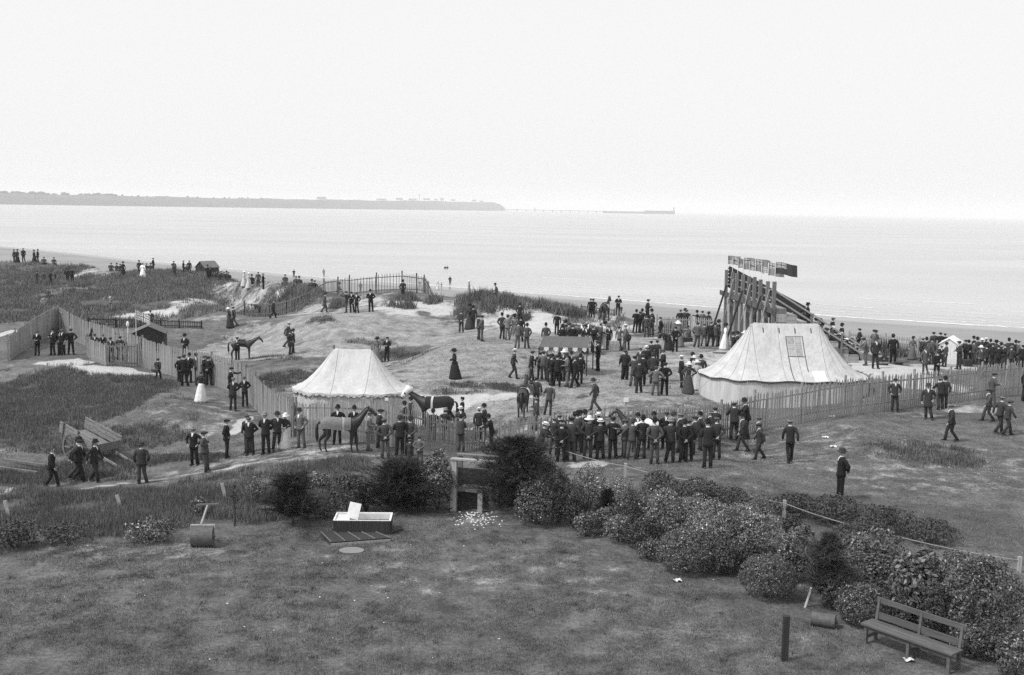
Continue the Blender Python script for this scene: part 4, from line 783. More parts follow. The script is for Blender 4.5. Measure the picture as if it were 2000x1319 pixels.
for px, py, wd in ((1388, 681, 1.4), (1412, 691, 1.3)):
    p = hit(px, py); tag(MB().box((0, 0, .05), (wd, .3, .09)).build('plank', WOOD, None, False, p), 'loose plank on the sand at the foot of the grandstand, ' + ('farther one' if px < 1400 else 'nearer one'), 'plank')

# ------------------------------------------------------------------ small white bathing tent, huts
def gable_hut(name, label, px, yb, wpx, hpx, depth, wall, roofm, rz, cat, eave=.62, door=False, white=False):
    c = hit(px, yb); k = c.y / F; wd, h = wpx * k, hpx * k; root = empty(name, c, rz); he = h * eave
    m = MB(); m.add([(-wd / 2, 0, -.1), (wd / 2, 0, -.1), (wd / 2, 0, he), (0, 0, h), (-wd / 2, 0, he), (-wd / 2, depth, -.1), (wd / 2, depth, -.1), (wd / 2, depth, he), (0, depth, h), (-wd / 2, depth, he)], [(0, 1, 2, 3, 4), (9, 8, 7, 6, 5), (0, 5, 6, 1), (1, 6, 7, 2), (4, 9, 5, 0)])
    m.build('wall', wall, root); o = .08
    for s_ in (-1, 1):
        dx, dz = s_ * (wd / 2 + o), -(h - he) * o / (wd / 2); MB().add([(0, -o, h + .03), (dx, -o, he + dz + .03), (dx, depth + o, he + dz + .03), (0, depth + o, h + .03), (0, -o, h), (dx, -o, he + dz), (dx, depth + o, he + dz), (0, depth + o, h)], [(0, 1, 2, 3), (7, 6, 5, 4), (0, 4, 5, 1), (1, 5, 6, 2), (2, 6, 7, 3)]).build('roof', roofm, root)
    if door: MB().box((-wd * .1, -.02, he * .45), (wd * .3, .03, he * .9)).build('door', WOODD, root)
    n = max(4, int(wd / .22))
    for i in range(1, n): MB().box((-wd / 2 + wd * i / n, -.008, he * .5), (.012, .012, he)).build('batten', wall, root)
    tag(root, label, cat); return root
gable_hut('bathing_tent', 'small white gabled tent among the bookmakers', 1851, 712, 35, 51, 2.2, WHITE, SHIRT, R(-28), 'tent', .78)
gable_hut('shed', 'dark low-gabled shed behind the boarded fence', 290, 684, 62, 47, 2.6, WOODD, mat('felt_roof', .12, .9, .2, 3), R(14), 'shed', .7, True)
gable_hut('beach_hut', 'little grey beach hut on the dune edge', 391, 536, 25, 25, 2.2, WOODD, mat('grey_roof', .16, .9, .2, 3), R(-30), 'hut', .55, True)
p = hit(267, 700); r_ = empty('flag', (p.x, p.y, p.z)); MB().tube([(0, 0, 0), (0, 0, 3.2)], .025, 6).build('pole', WHITE, r_)
nx, ny = 36, 22; m = MB()
for j in range(ny + 1):
    for i in range(nx + 1): s_, t_ = i / nx, j / ny; m.v.append((.02 + s_ * .95, .1 * math.sin(s_ * 5) * s_, 2.55 + t_ * .62 - .34 * s_ ** 1.2))
for j in range(ny):
    for i in range(nx): a = j * (nx + 1) + i; m.f.append((a, a + 1, a + nx + 2, a + nx + 1)); m.m.append(union((i + .5) / nx, (j + .5) / ny))
m.build('cloth', FG, r_, True); tag(r_, 'union flag drooping on a pole beside the dark shed', 'flag')
p = hit(251, 706); tag(MB().tube([(0, 0, 0), (0, 0, 2.2)], .03, 6).lathe([(.05, 2.2), (.11, 2.35), (.09, 2.5), (.02, 2.6)], 8).build('lamp_post', WHITE, None, False, p), 'thin white-topped pole inside the boarded pen', 'pole')
def sign(px, yb, yt, wpx, label):
    c = hit(px, yb); h = at_depth(px, yt, c.y).z - c.z; wd = wpx * c.y / F; root = empty('notice_sign', c)
    MB().box((0, 0, h / 2 - .1), (.07, .05, h + .1)).build('post', WOODL, root); MB().box((0, -.05, h - wd * .4), (wd, .025, wd * .85)).build('board', WHITE, root); tag(root, label, 'sign')
sign(1222, 812, 777, 10, 'white notice on a post just inside the long picket fence'); sign(755, 868, 777, 7, 'thin post with a small white notice before the smaller marquee')

# ------------------------------------------------------------------ cart, roller, garden things
CARTW = mat('cart_wood', .2, .85, .35, 3, (2, 6, 6), .3)
def cart():
    W_, T_ = hit(176, 898), hit(256, 900); d = Vector((T_.x - W_.x, T_.y - W_.y, 0)); L = max(d.length, 2.2); d = d.normalized(); d = Vector((d.x, d.y - .35, 0)).normalized(); root = empty('farm_cart', (W_.x, W_.y, gz(W_.x, W_.y)), math.atan2(d.y, d.x))
    rw = .68; tilt = Matrix.Rotation(R(14), 3, 'Y'); ax = Vector((0, 0, rw))
    def Q(x, y, z): return ax + tilt @ Vector((x, y, z))
    for y in (-.3, -.1, .1, .3): MB().bar(Q(-1.15, y * 1.6, .16), Q(1.15, y * 1.6, .16), .30, .04, up=tilt @ Vector((0, 0, 1))).build('bed_plank', CARTW, root)
    for s_ in (-1, 1):
        for z, h_ in ((.32, .16), (.52, .16), (.7, .1)): MB().bar(Q(-1.3, s_ * .66, z), Q(1.2, s_ * .66, z), .035, h_).build('side_board', CARTW, root)
        for x in (-1.0, 0, 1.0): MB().bar(Q(x, s_ * .70, .1), Q(x, s_ * .72, .82), .06, .05).build('stake', WOOD, root)
        MB().bar(Q(-.9, s_ * .45, .06), Q(2.75, s_ * .42, .0), .07, .09).build('shaft', CARTW, root)
        wl = empty('wheel', (0, s_ * .86, rw), 0, root)
        m = MB(); m.loft([[(math.cos(t) * r_, y, math.sin(t) * r_) for t in np.linspace(0, 2 * math.pi, 24, endpoint=False)] for r_, y in ((rw, -.04), (rw, .04), (rw - .08, .04), (rw - .08, -.04), (rw, -.04))], cap=False); m.build('rim', WOOD, wl)
        for k in range(10): t = k * math.pi / 5; MB().bar((math.cos(t) * .08, 0, math.sin(t) * .08), (math.cos(t) * (rw - .07), 0, math.sin(t) * (rw - .07)), .05, .04, up=(0, 1, 0)).build('spoke', WOOD, wl)
        MB().tube([(0, -.1, 0), (0, .1, 0)], .10, 10, ref=(1, 0, 0)).build('hub', WOODD, wl)
    MB().bar(Q(1.18, -.64, .38), Q(1.18, .64, .38), .03, .34).build('front_board', WOOD, root); MB().tube([(0, -.85, rw), (0, .85, rw)], .04, 6, ref=(1, 0, 0)).build('axle', IRON, root)
    tag(root, 'two-wheeled farm cart tipped forward onto its shafts', 'cart')
cart()
p = hit(28, 922); tag(MB().bar((-1.3, .5, .1), (1.2, -.5, .1), .12, .12).build('timber_beam', WOOD, None, False, p), 'long timber beam on the grass behind the cart men, nearer one', 'beam')
p = hit(45, 908); tag(MB().bar((-1.1, .45, .1), (1.2, -.5, .1), .11, .11).build('timber_beam', WOOD, None, False, p), 'long timber beam on the grass behind the cart men, farther one', 'beam')
def roller():
    c = hit(396, 1067); k = c.y / F; root = empty('lawn_roller', c, R(6)); r_, wd = .29, .62
    m = MB(); m.tube([(-wd / 2, 0, r_), (-wd * .02, 0, r_), (-wd * .02 + .01, 0, r_), (wd / 2, 0, r_)], [r_, r_, r_, r_], 28, ref=(0, 1, 0)); m.build('drum', IRON, root, False)
    for s_ in (-1, 1):
        MB().bar((s_ * (wd / 2 + .03), 0, r_), (s_ * (wd / 2 + .03), .05, r_ * 2.12), .04, .025, up=(1, 0, 0)).build('side_arm', WOODL, root)
        MB().tube([(s_ * (wd / 2 - .02), 0, r_), (s_ * (wd / 2 + .05), 0, r_)], .05, 10, ref=(0, 1, 0)).build('axle_cap', IRON, root)
    MB().bar((-wd / 2 - .04, .05, r_ * 2.14), (wd / 2 + .04, .05, r_ * 2.14), .05, .05).build('top_bar', WOODL, root)
    MB().bar((-.05, .05, r_ * 2.14), (.10, .35, 1.14), .05, .05).build('handle', WOODL, root); MB().bar((-.23, .36, 1.15), (.42, .36, 1.17), .04, .04).build('grip', WOOD, root)
    tag(root, 'iron lawn roller with an upright wooden handle', 'lawn roller')
roller()
def box_bin():
    A, B, C_ = hit(652, 1046), hit(762, 1045), hit(634, 1037); ux = Vector((B.x - A.x, B.y - A.y, 0)); wd = ux.length; ux.normalize(); root = empty('wooden_box', (A.x, A.y, A.z), math.atan2(ux.y, ux.x)); dp, h = .85, .46; n = 16
    for i in range(n):
        MB().box(((i + .5) * wd / n, 0, h / 2), (wd / n - .008, .025, h)).build('front_board', WOODD, root); MB().box(((i + .5) * wd / n, dp, h / 2), (wd / n - .008, .025, h)).build('back_board', WOODD, root)
    for i in range(6):
        for x in (0, wd): MB().box((x, .03 + (i + .5) * (dp - .06) / 6, h / 2), (.025, (dp - .06) / 6 - .006, h)).build('side_board', WOODD, root)
    MB().box((wd / 2, dp - .035, h * .8), (wd - .03, .02, h * .4)).build('lining', WHITE, root)
    for x in (.03, wd - .03): MB().box((x, dp / 2, h * .62), (.02, dp - .09, h * .74)).build('lining', WHITE, root)
    for y in (0, dp): MB().box((wd / 2, y, h + .012), (wd + .04, .04, .022)).build('rim', WHITE, root)
    for x in (0, wd): MB().box((x, dp / 2, h + .01), (.04, dp - .05, .02)).build('rim', WHITE, root)
    MB().box((wd * .13, dp / 2, h - .04), (wd * .26, dp - .1, .02)).build('shelf', WHITE, root); MB().box((wd / 2, dp / 2, .03), (wd - .05, dp - .05, .04)).build('floor_board', WOODD, root)
    MB().bar((wd * .30, dp * .45, h * .9), (wd * .36, dp * .62, h + .42), .36, .02, up=(0, -1, .4)).build('flap', WHITE, root)
    tag(root, 'open dark wooden box with a white lining on the lawn', 'box')
    P = [hit(*q) for q in ((646, 1067), (763, 1058), (735, 1047), (626, 1047))]; c = P[0]; lid = empty('battened_cover', c); q = [p_ - c for p_ in P]
    for i in range(4):
        a, b, d_, e = (q[0].lerp(q[1], i / 4), q[0].lerp(q[1], (i + 1) / 4 - .012), q[3].lerp(q[2], (i + 1) / 4 - .012), q[3].lerp(q[2], i / 4)); zt = Vector((0, 0, .12)); V = [a, b, d_, e, a + zt, b + zt, d_ + zt, e + zt]
        MB().add(V, [(4, 5, 6, 7), (0, 1, 5, 4), (1, 2, 6, 5), (2, 3, 7, 6), (3, 0, 4, 7)]).build('panel', WOODD, lid)
    for i in range(5): MB().bar(q[0].lerp(q[1], i / 4 - (.01 if i else -.01)) + Vector((0, 0, .13)), q[3].lerp(q[2], i / 4 - (.01 if i else -.01)) + Vector((0, 0, .13)), .022, .02).build('batten', WOOD, lid)
    MB().bar(q[0] + Vector((0, -.02, .04)), q[1] + Vector((0, -.02, .04)), .02, .08).build('edge_strip', WOODL, lid)
    tag(lid, 'dark battened lid lying on the grass before the open box', 'lid')
box_bin()
p = hit(775, 1040); tag(MB().bar((-.12, -.2, .03), (.16, .22, .04), .05, .05).build('stick', WOODD, None, False, p), 'dark stick on the grass right of the open box', 'stick')
p = hit(687, 1077); tag(MB().lathe([(.36, 0), (.37, .03), (.30, .045)], 18, sy=.8).build('stone_cover', mat('pale_stone', .2, .9, .15, 5), None, False, p), 'round pale stone cover set in the lawn', 'drain cover')
def bench():
    A, B = hit(1688, 1256), hit(1856, 1318); ux = Vector((B.x - A.x, B.y - A.y, 0)); L = ux.length; root = empty('garden_bench', A, math.atan2(ux.y, ux.x)); h = .46; M = mat('bench_wood', .10, .7, .3, 2, (1, 6, 6), .2)
    for i, x in enumerate((.03, L * .52, L - .05)):
        for y in (0, .4): MB().box((x, y, h / 2 - .05), (.07, .07, h + .06)).build('leg', M, root)
        MB().box((x, .2, .16), (.05, .36, .06)).build('stretcher', M, root); MB().bar((x, .42, h), (x, .50, .98), .07, .06, up=(1, 0, 0)).build('back_post', M, root)
    for i in range(3): MB().box((L / 2, -.03 + i * .16, h + .02), (L + .12, .15, .04)).build('seat_slat', M, root)
    MB().bar((-.04, .50, .95), (L + .04, .50, .95), .05, .12).build('top_rail', M, root); MB().bar((-.02, .445, h + .14), (L + .02, .445, h + .14), .03, .16).build('back_slat', M, root); MB().box((L / 2, .0, h - .06), (L, .04, .09)).build('apron', M, root)
    tag(root, 'long plain wooden garden bench with an open back rail', 'bench')
bench()
p = hit(1532, 1291); hh = at_depth(1532, 1203, p.y).z - p.z; tag(MB().box((0, 0, hh / 2 - .1), (.14, .12, hh + .2), taper=.95).build('wooden_post', WOODD, None, False, p), 'stout dark post standing alone on the lawn', 'post')
p = hit(1608, 1224); r_ = empty('stone_roller', (p.x, p.y, p.z), R(-24)); MB().tube([(-.28, 0, .17), (.28, 0, .17)], .17, 20, ref=(0, 1, 0)).build('drum', IRON, r_); MB().tube([(.28, 0, .17), (.34, 0, .17)], .05, 8, ref=(0, 1, 0)).build('axle_stub', IRON, r_); tag(r_, 'small dark roller drum lying on the lawn near the bench', 'roller')
p = hit(1571, 1187); tag(MB().bar((0, 0, -.05), (.17, .05, .52), .04, .03, up=(0, 1, 0)).build('white_stake', WHITE, None, False, p), 'thin white stake leaning by the feathery sapling', 'stake')
def seat_frame():
    A, B = hit(886, 998), hit(938, 1001); root = empty('garden_shelter', A, math.atan2(B.y - A.y, B.x - A.x)); L = (B - A).xy.length; h = at_depth(886, 898, A.y).z - A.z
    MB().box((0, 0, h / 2 - .05), (.2, .16, h + .1)).build('tall_post', WOODL, root); MB().box((L, 0, .28), (.16, .14, .75)).build('short_post', WOODL, root); MB().box((0, .75, h / 2 - .05), (.14, .14, h)).build('rear_post', WOOD, root); MB().box((L + .5, .75, h / 2 - .05), (.14, .14, h)).build('rear_post', WOOD, root)
    MB().box((L * .55, .30, .68), (L + .5, .5, .05)).build('seat', WOOD, root); MB().box((L * .6, .60, 1.05), (L + .5, .04, .55)).build('backrest', WOODD, root); MB().bar((-.1, .0, h + .03), (L + .6, .0, h + .03), .22, .05).build('top_board', WOODL, root); MB().bar((-.1, .7, h + .03), (L + .6, .7, h + .03), .2, .05).build('top_board', WOOD, root)
    MB().box((L * .55, .32, .3), (L + .3, .03, .6)).build('front_panel', WOODD, root)
    tag(root, 'tall timber garden seat half hidden by the spreading cypress', 'garden seat')
seat_frame()
# rope along the garden boundary
RP = [(1022, 866, 893), (1081, 870, 893), (1221, 908, 934), (1373, 938, 966), (1531, 980, 1012), (1720, 1036, 1062), (1990, 1092, 1118)]
root = empty('rope_barrier', hit(RP[0][0], RP[0][2])); o = root.location.copy(); tops = []
for px, yt, yb in RP:
    c = hit(px, yb); h = min(max(at_depth(px, yt, c.y).z - c.z, .4), 1.0); MB().box(c - o + Vector((0, 0, h / 2)), (.09, .09, h + .1)).build('post', WOODL, root); tops.append(c - o + Vector((0, -.03, h - .05)))
for a, b in zip(tops[:-1], tops[1:]): MB().tube([a.lerp(b, t) - Vector((0, 0, .28 * t * (1 - t))) for t in np.linspace(0, 1, 9)], .013, 5).build('rope', ROPE, root)
tag(root, 'sagging rope on short posts between garden and meadow', 'rope barrier')
for px, yt, yb, lab in ((15, 978, 1010, 'pale stake leaning at the left end of the bank'), (233, 967, 992, 'pale stake on the bank below the farm cart'), (438, 944, 975, 'pale stake on the bank behind the lawn roller'), (617, 921, 948, 'pale stake on the bank above the little pine')):
    c = hit(px, yb); h = at_depth(px, yt, c.y).z - c.z; tag(MB().bar((.06, 0, -.1), (-.07, 0, h), .11, .05, up=(0, 1, 0)).build('bank_stake', WOODL, None, False, c), lab, 'stake', 'pale stakes along the bank')
g = np.random.default_rng(5); V = []; m = MB()
for i in range(190):
    px, py = (g.normal(930, 26), g.normal(1010, 9)) if i < 150 else (g.uniform(100, 1650), g.uniform(1040, 1300)) if i < 200 else (g.uniform(880, 1000), g.uniform(1000, 1050))
    if py < 1000: continue
    c = hit(px, py); r_ = g.uniform(.015, .045) if i < 150 else g.uniform(.012, .035); m.lathe([(r_ * .6, 0), (r_, r_ * .3), (r_ * .4, r_ * .7)], 5, c=(c.x, c.y, c.z), sy=.7)
tag(m.build('white_pebbles', WHITE), 'white shells and pebbles strewn on the lawn by the garden seat', 'pebbles', kind='stuff')
for px, py, s_, lab in ((1612, 856, .28, 'crumpled white paper on the meadow behind the lone man, farther one'), (1627, 874, .28, 'crumpled white paper beside the hat of the lone man'), (1624, 815, .3, 'white paper caught at the foot of the long fence'), (1323, 1137, .24, 'flat pale board scrap on the lawn before the egg-shaped bush'), (1775, 1293, .24, 'white paper under the bench')):
    c = hit(px, py); m = MB(); rnd = random.Random(px); n = 6; V = [(s_ * (i / (n - 1) - .5), s_ * .6 * (j / 3 - .5), .02 + rnd.uniform(0, .07)) for j in range(4) for i in range(n)]
    m.add(V, [(j * n + i, j * n + i + 1, (j + 1) * n + i + 1, (j + 1) * n + i) for j in range(3) for i in range(n - 1)]); tag(m.build('paper_sheet', WHITE, None, False, c), lab, 'paper')
# bookmakers' boxes
def crate(px, yb, wd, dp, h, label, mt=WOODD, name='wooden_crate', text=None):
    c = hit(px, yb); root = empty(name, c, R(random.uniform(-8, 8)))
    for i in range(3): MB().box((0, -dp / 2, h * (i + .5) / 3), (wd, .02, h / 3 - .01)).build('front_board', mt, root)
    for s_ in (-1, 1): MB().box((s_ * (wd / 2 - .01), .0, h / 2), (.02, dp - .03, h)).build('side_board', mt, root)
    MB().box((0, dp / 2, h / 2), (wd, .02, h)).build('back_board', mt, root); MB().box((0, 0, h), (wd + .02, dp + .02, .025)).build('top_board', mt, root)
    if text:
        MB().add([(-wd / 2, -dp / 2 - .02, h), (wd / 2, -dp / 2 - .02, h), (0, -dp / 2 - .02, h + .25)], [(0, 1, 2)]).build('gable_board', mt, root)
        for tx, z, s_ in (text + ()):
            cu = bpy.data.curves.new('lettering', 'FONT'); cu.body = tx; cu.size = s_; cu.align_x = 'CENTER'; t = bpy.data.objects.new('tmp', cu); col.objects.link(t); me_ = bpy.data.meshes.new_from_object(t); bpy.data.objects.remove(t); me_.name = 'lettering'
            me_.materials.clear(); me_.materials.append(WHITE); link('lettering', me_, root, (0, -dp / 2 - .035, z), (math.pi / 2, 0, 0))
    tag(root, label, 'crate')
crate(1724, 713, .55, .4, .42, 'dark lettered box with a pointed board on the sand', WOODD, 'bookmaker_box', (('DELANEY', .12, .13), ('A', .34, .13)))
crate(1754, 713, .5, .35, .17, 'low flat dark box on the sand between the bookmakers', WOODD)
crate(1199, 685, .6, .45, .62, 'pale packing crate a man is standing on', WOODL); crate(1342, 668, .7, .4, .3, 'dark low crate a man sits on by the grandstand', WOODD); crate(1306, 684, .5, .35, .3, 'dark bag-like box on the grass near the women in white hats', WOODD); crate(1890, 716, .45, .35, .42, 'dark box standing beside the white tent', WOODD)
# ------------------------------------------------------------------ skinned bodies
def skinned(name, joints, edges, mats, root=0, sub=1, mat_of=None):
    """one continuous surface grown over a skeleton: joints = [(x, y, z, r)]"""
    me = bpy.data.meshes.new(name); me.from_pydata([j[:3] for j in joints], edges, []); ob = bpy.data.objects.new(name, me); col.objects.link(ob)
    ob.modifiers.new('skin', 'SKIN'); md = ob.modifiers.new('sub', 'SUBSURF'); md.levels = sub; md.render_levels = sub
    for i, j in enumerate(joints):
        s_ = me.skin_vertices[0].data[i]; r = j[3]; s_.radius = r if hasattr(r, '__len__') else (r, r); s_.use_root = (i == root)
    dg = bpy.context.evaluated_depsgraph_get(); out = bpy.data.meshes.new_from_object(ob.evaluated_get(dg)); bpy.data.objects.remove(ob); out.name = name
    out.materials.clear()
    for m in mats: out.materials.append(m)
    if mat_of is not None:
        J = np.array([j[:3] for j in joints]); c = np.zeros(len(out.polygons) * 3); out.polygons.foreach_get('center', c); c = c.reshape(-1, 3)
        near = np.argmin(((c[:, None] - J[None]) ** 2).sum(-1), 1); out.polygons.foreach_set('material_index', np.array([mat_of.get(int(k), 1) for k in near], dtype=np.int32))
    out.polygons.foreach_set('use_smooth', [True] * len(out.polygons)); out.update(); return out
def merge(me, mb, mats):
    b = MB(); b.v = [tuple(v.co) for v in me.vertices]; b.f = [tuple(p.vertices) for p in me.polygons]; b.m = [p.material_index for p in me.polygons]; b.add(mb.v, mb.f); b.m[-len(mb.f):] = mb.m; r = b.mesh(me.name, mats, True); bpy.data.meshes.remove(me); return r

# poses: legs [(knee), (ankle)] left then right, arms [(elbow), (wrist)], lean of the trunk in degrees, hip height
HIP = .92
POSE = {
 's': dict(legs=[((-.10, .02, .50), (-.11, -.02, .08)), ((.10, .0, .50), (.12, .03, .08))], arms=[((-.27, -.04, 1.15), (-.27, .05, .88)), ((.27, -.03, 1.15), (.28, .06, .88))], lean=0),
 's2': dict(legs=[((-.08, .04, .50), (-.16, .10, .08)), ((.10, -.01, .50), (.10, -.02, .08))], arms=[((-.30, -.08, 1.16), (-.21, .11, .97)), ((.27, -.02, 1.15), (.26, .08, .88))], lean=-2),
 's3': dict(legs=[((-.13, .03, .50), (-.18, .0, .08)), ((.08, .05, .50), (.07, .05, .08))], arms=[((-.29, .02, 1.17), (.06, .22, 1.20)), ((.29, .02, 1.17), (-.06, .20, 1.22))], lean=-1),
 's4': dict(legs=[((-.11, -.02, .50), (-.12, -.06, .08)), ((.12, .08, .51), (.16, .16, .08))], arms=[((-.26, -.08, 1.15), (-.25, -.02, .88)), ((.30, .06, 1.17), (.16, .28, 1.20))], lean=3),
 'p': dict(legs=[((-.12, .05, .50), (-.16, .02, .08)), ((.10, .0, .50), (.12, -.03, .08))], arms=[((-.34, -.08, 1.17), (-.22, .10, .98)), ((.34, -.08, 1.17), (.22, .10, .98))], lean=0),
 'h': dict(legs=[((-.11, .0, .50), (-.13, .0, .08)), ((.11, .0, .50), (.13, .0, .08))], arms=[((-.32, -.12, 1.18), (-.05, -.21, .97)), ((.32, -.12, 1.18), (.04, -.22, .98))], lean=0),
 'f': dict(legs=[((-.10, .02, .50), (-.11, .02, .08)), ((.11, .0, .50), (.13, -.03, .08))], arms=[((-.27, .03, 1.16), (-.09, .27, 1.13)), ((.27, .03, 1.16), (.09, .27, 1.15))], lean=4),
 'a': dict(legs=[((-.13, .03, .50), (-.17, .03, .08)), ((.12, .0, .50), (.16, .0, .08))], arms=[((-.42, -.10, 1.18), (-.21, .06, 1.02)), ((.42, -.10, 1.18), (.21, .06, 1.02))], lean=0),
 'l': dict(legs=[((-.11, .03, .50), (-.12, -.08, .08)), ((.11, .05, .50), (.13, -.02, .08))], arms=[((-.26, .16, 1.20), (-.20, .42, 1.22)), ((.26, .16, 1.20), (.18, .42, 1.24))], lean=14),
 'd': dict(legs=[((-.10, .02, .50), (-.11, .02, .08)), ((.10, .0, .50), (.12, .0, .08))], arms=[((-.27, -.03, 1.15), (-.28, .06, .88)), ((.36, .18, 1.34), (.44, .44, 1.40))], lean=0),
 'w': dict(legs=[((-.10, .15, .52), (-.10, .22, .09)), ((.10, .03, .50), (.10, -.24, .13))], arms=[((-.26, -.16, 1.17), (-.26, -.16, .90)), ((.26, .10, 1.17), (.25, .27, .94))], lean=6),
 't': dict(legs=[((-.13, .42, .47), (-.13, .42, .08)), ((.13, .40, .47), (.14, .48, .08))], arms=[((-.27, .12, .72), (-.12, .34, .62)), ((.27, .12, .72), (.12, .34, .62))], lean=10, sit=True),
 'n': dict(legs=[((-.11, .03, .50), (-.13, -.06, .08)), ((.11, .05, .50), (.14, .12, .08))], arms=[((-.26, .12, 1.2), (-.20, .30, 1.15)), ((.26, .12, 1.2), (.18, .32, 1.12))], lean=72),
}
def rig(p):
    dz = -.47 if p.get('sit') else 0.0; Rm = Matrix.Rotation(-R(p['lean']), 3, 'X'); o = Vector((0, 0, HIP))
    def T(q): return Rm @ (Vector(q) - o) + o + Vector((0, 0, dz))
    def TA(q): return Vector(q) if p.get('sit') else T(q)
    return dz, Rm, T, TA
def hands(b, e, w_, s_):
    d = (w_ - e).normalized(); sd = d.cross(Vector((0, 0, 1)));  sd = sd.normalized() if sd.length > .1 else Vector((0, 1, 0)); nn = sd.cross(d)
    for k, (off, L) in enumerate(((-.028, .068), (-.009, .080), (.010, .076), (.028, .060))): q = w_ + d * .075 + sd * off; b.tube([q, q + d * L * .55 + nn * .006, q + d * L * .9 + nn * .022 * s_], [.0095, .009, .006], 4)
    q = w_ + d * .03 + sd * .03; b.tube([q, q + d * .03 + sd * .028, q + d * .06 + sd * .03], [.011, .010, .007], 4)
def body_mesh(p, woman=False):
    dz, Rm, T, TA = rig(p); J, E = [], []
    def add(q, r, par=None): J.append((*q, r)); (par is not None) and E.append((par, len(J) - 1)); return len(J) - 1
    pel = add(T((0, 0, .95)), .11); sp = add(T((0, 0, 1.15)), .105, pel); ch = add(T((0, 0, 1.34)), .12, sp); nb = add(T((0, 0, 1.48)), .058, ch); nk = add(T((0, .012, 1.545)), .052, nb); hd = add(T((0, .025, 1.625)), (.074, .086), nk); ht = add(T((0, .012, 1.712)), (.058, .066), hd)
    skin = {nk: 0, hd: 0, ht: 0}; fb = MB()
    for i, s_ in enumerate((-1, 1)):
        hp = add(T((s_ * .09, 0, .90)), .085, pel); k, a = p['legs'][i]; kn = add(k, .058, hp); an = add(a, .042, kn); add((a[0] * 1.05, a[1] + .14, .04 if a[2] < .12 else a[2] - .03), .038, an)
        sh = add(T((s_ * .17, 0, 1.42)), .055, ch); e, w_ = (TA(q) for q in p['arms'][i]); el = add(e, .042, sh); wr = add(w_, .030, el); d = (w_ - e).normalized(); hn = add(w_ + d * .07, .032, wr); skin[wr] = 0; skin[hn] = 0; hands(fb, e, w_, s_)
    me = skinned('body', J, E, [SKIN, CLOTH], 0, 1, skin)
    c = T((0, .11, 1.61)); f = Rm @ Vector((0, 1, 0)); u = Rm @ Vector((0, 0, 1)); r_ = Vector((1, 0, 0))
    fb.add([c - r_ * .014 - u * .02, c + r_ * .014 - u * .02, c + f * .03 - u * .018, c + u * .035], [(0, 1, 2), (1, 3, 2), (3, 0, 2)])                       # nose
    for s_ in (-1, 1): q = T((s_ * .082, .01, 1.62)); fb.box(q, (.016, .035, .055), Rm)                                                                       # ears
    k = len(fb.f)
    for s_ in (-1, 1): fb.box(T((s_ * .03, .104, 1.645)), (.022, .008, .009), Rm, 1)                                                                           # eyes
    fb.box(T((0, .108, 1.572)), (.045, .008, .008), Rm, 1)                                                                                                      # mouth
    return merge(me, fb, [SKIN, CLOTH])
def ring(T, z, rx, ry, y=0, n=14): return [T((rx * math.copysign(abs(math.cos(a)) ** .85, math.cos(a)), y + ry * math.sin(a), z)) for a in np.linspace(0, 2 * math.pi, n, endpoint=False)]
def jacket_mesh(p, long=False, woman=False):
    dz, Rm, T, TA = rig(p); m = MB(); hem = (.60 if long else .80) if not p.get('sit') else .90; fl = .205 if long else .19
    if woman: R_ = [(1.02, .125, .10), (1.10, .118, .095), (1.22, .14, .115), (1.34, .16, .125), (1.42, .145, .10), (1.475, .08, .07)]
    else: R_ = [(hem, fl, .155), (hem + .1, .185, .145), (1.02, .168, .13), (1.12, .165, .125), (1.28, .188, .132), (1.37, .192, .125), (1.44, .155, .10), (1.485, .085, .072)]
    m.loft([ring(T, *r_) for r_ in R_])
    for i, s_ in enumerate((-1, 1)):
        sh = T((s_ * (.135 if woman else .165), 0, 1.40)); e, w_ = (TA(q) for q in p['arms'][i])
        m.tube([sh, sh.lerp(e, .25) + Vector((s_ * .012, 0, .01)), sh.lerp(e, .75), e, e.lerp(w_, .5), w_ - (w_ - e).normalized() * .01], [.062, .072, .062, .056, .052, .046] if not woman else [.06, .078, .06, .046, .042, .036], 8)
    return m.mesh('jacket', CLOTH, True)
def trouser_mesh(p):
    dz, Rm, T, TA = rig(p); m = MB(); m.loft([ring(T, z, a, b) for z, a, b in ((.84, .15, .12), (.92, .158, .125), (1.04, .15, .115))])
    for i, s_ in enumerate((-1, 1)):
        h = T((s_ * .085, 0, .90)); k, a = (Vector(q) for q in p['legs'][i]); m.tube([h, h.lerp(k, .5), k, k.lerp(a, .5), a - Vector((0, 0, .02))], [.098, .088, .074, .070, .066], 9)
    return m.mesh('trousers', CLOTH, True)
def shoe_mesh(p, i):
    a = Vector(p['legs'][i][1]); s_ = -1 if i == 0 else 1; m = MB(); up = a.z - .08; d = Vector((s_ * .12, 1, -up * 1.5)).normalized(); rr = []
    for t, w_, h in ((-.075, .030, .06), (-.05, .040, .085), (.03, .042, .08), (.11, .046, .055), (.17, .040, .042), (.195, .02, .025)):
        c = a + d * t; z0 = max(0.004, a.z - .078 - (t * up * 2)); sd = Vector((d.y, -d.x, 0)).normalized(); rr.append([Vector((c.x, c.y, 0)) + sd * x * w_ + Vector((0, 0, z0 + z * h)) for x, z in ((-1, 0), (1, 0), (1, .6), (.5, 1), (-.5, 1), (-1, .6))])
    return m.loft(rr).mesh('shoe', LEATHER)
def collar_mesh(p):
    dz, Rm, T, TA = rig(p); m = MB(); m.loft([ring(T, z, a, b, .006, 12) for z, a, b in ((1.465, .082, .074), (1.515, .068, .064))], cap=False)
    m.add([T((-.042, .078, 1.475)), T((.042, .078, 1.475)), T((.014, .139, 1.34)), T((-.014, .139, 1.34)), T((-.034, .118, 1.42)), T((.034, .118, 1.42))], [(0, 1, 5, 4), (4, 5, 2, 3)]); return m.mesh('collar', SHIRT)
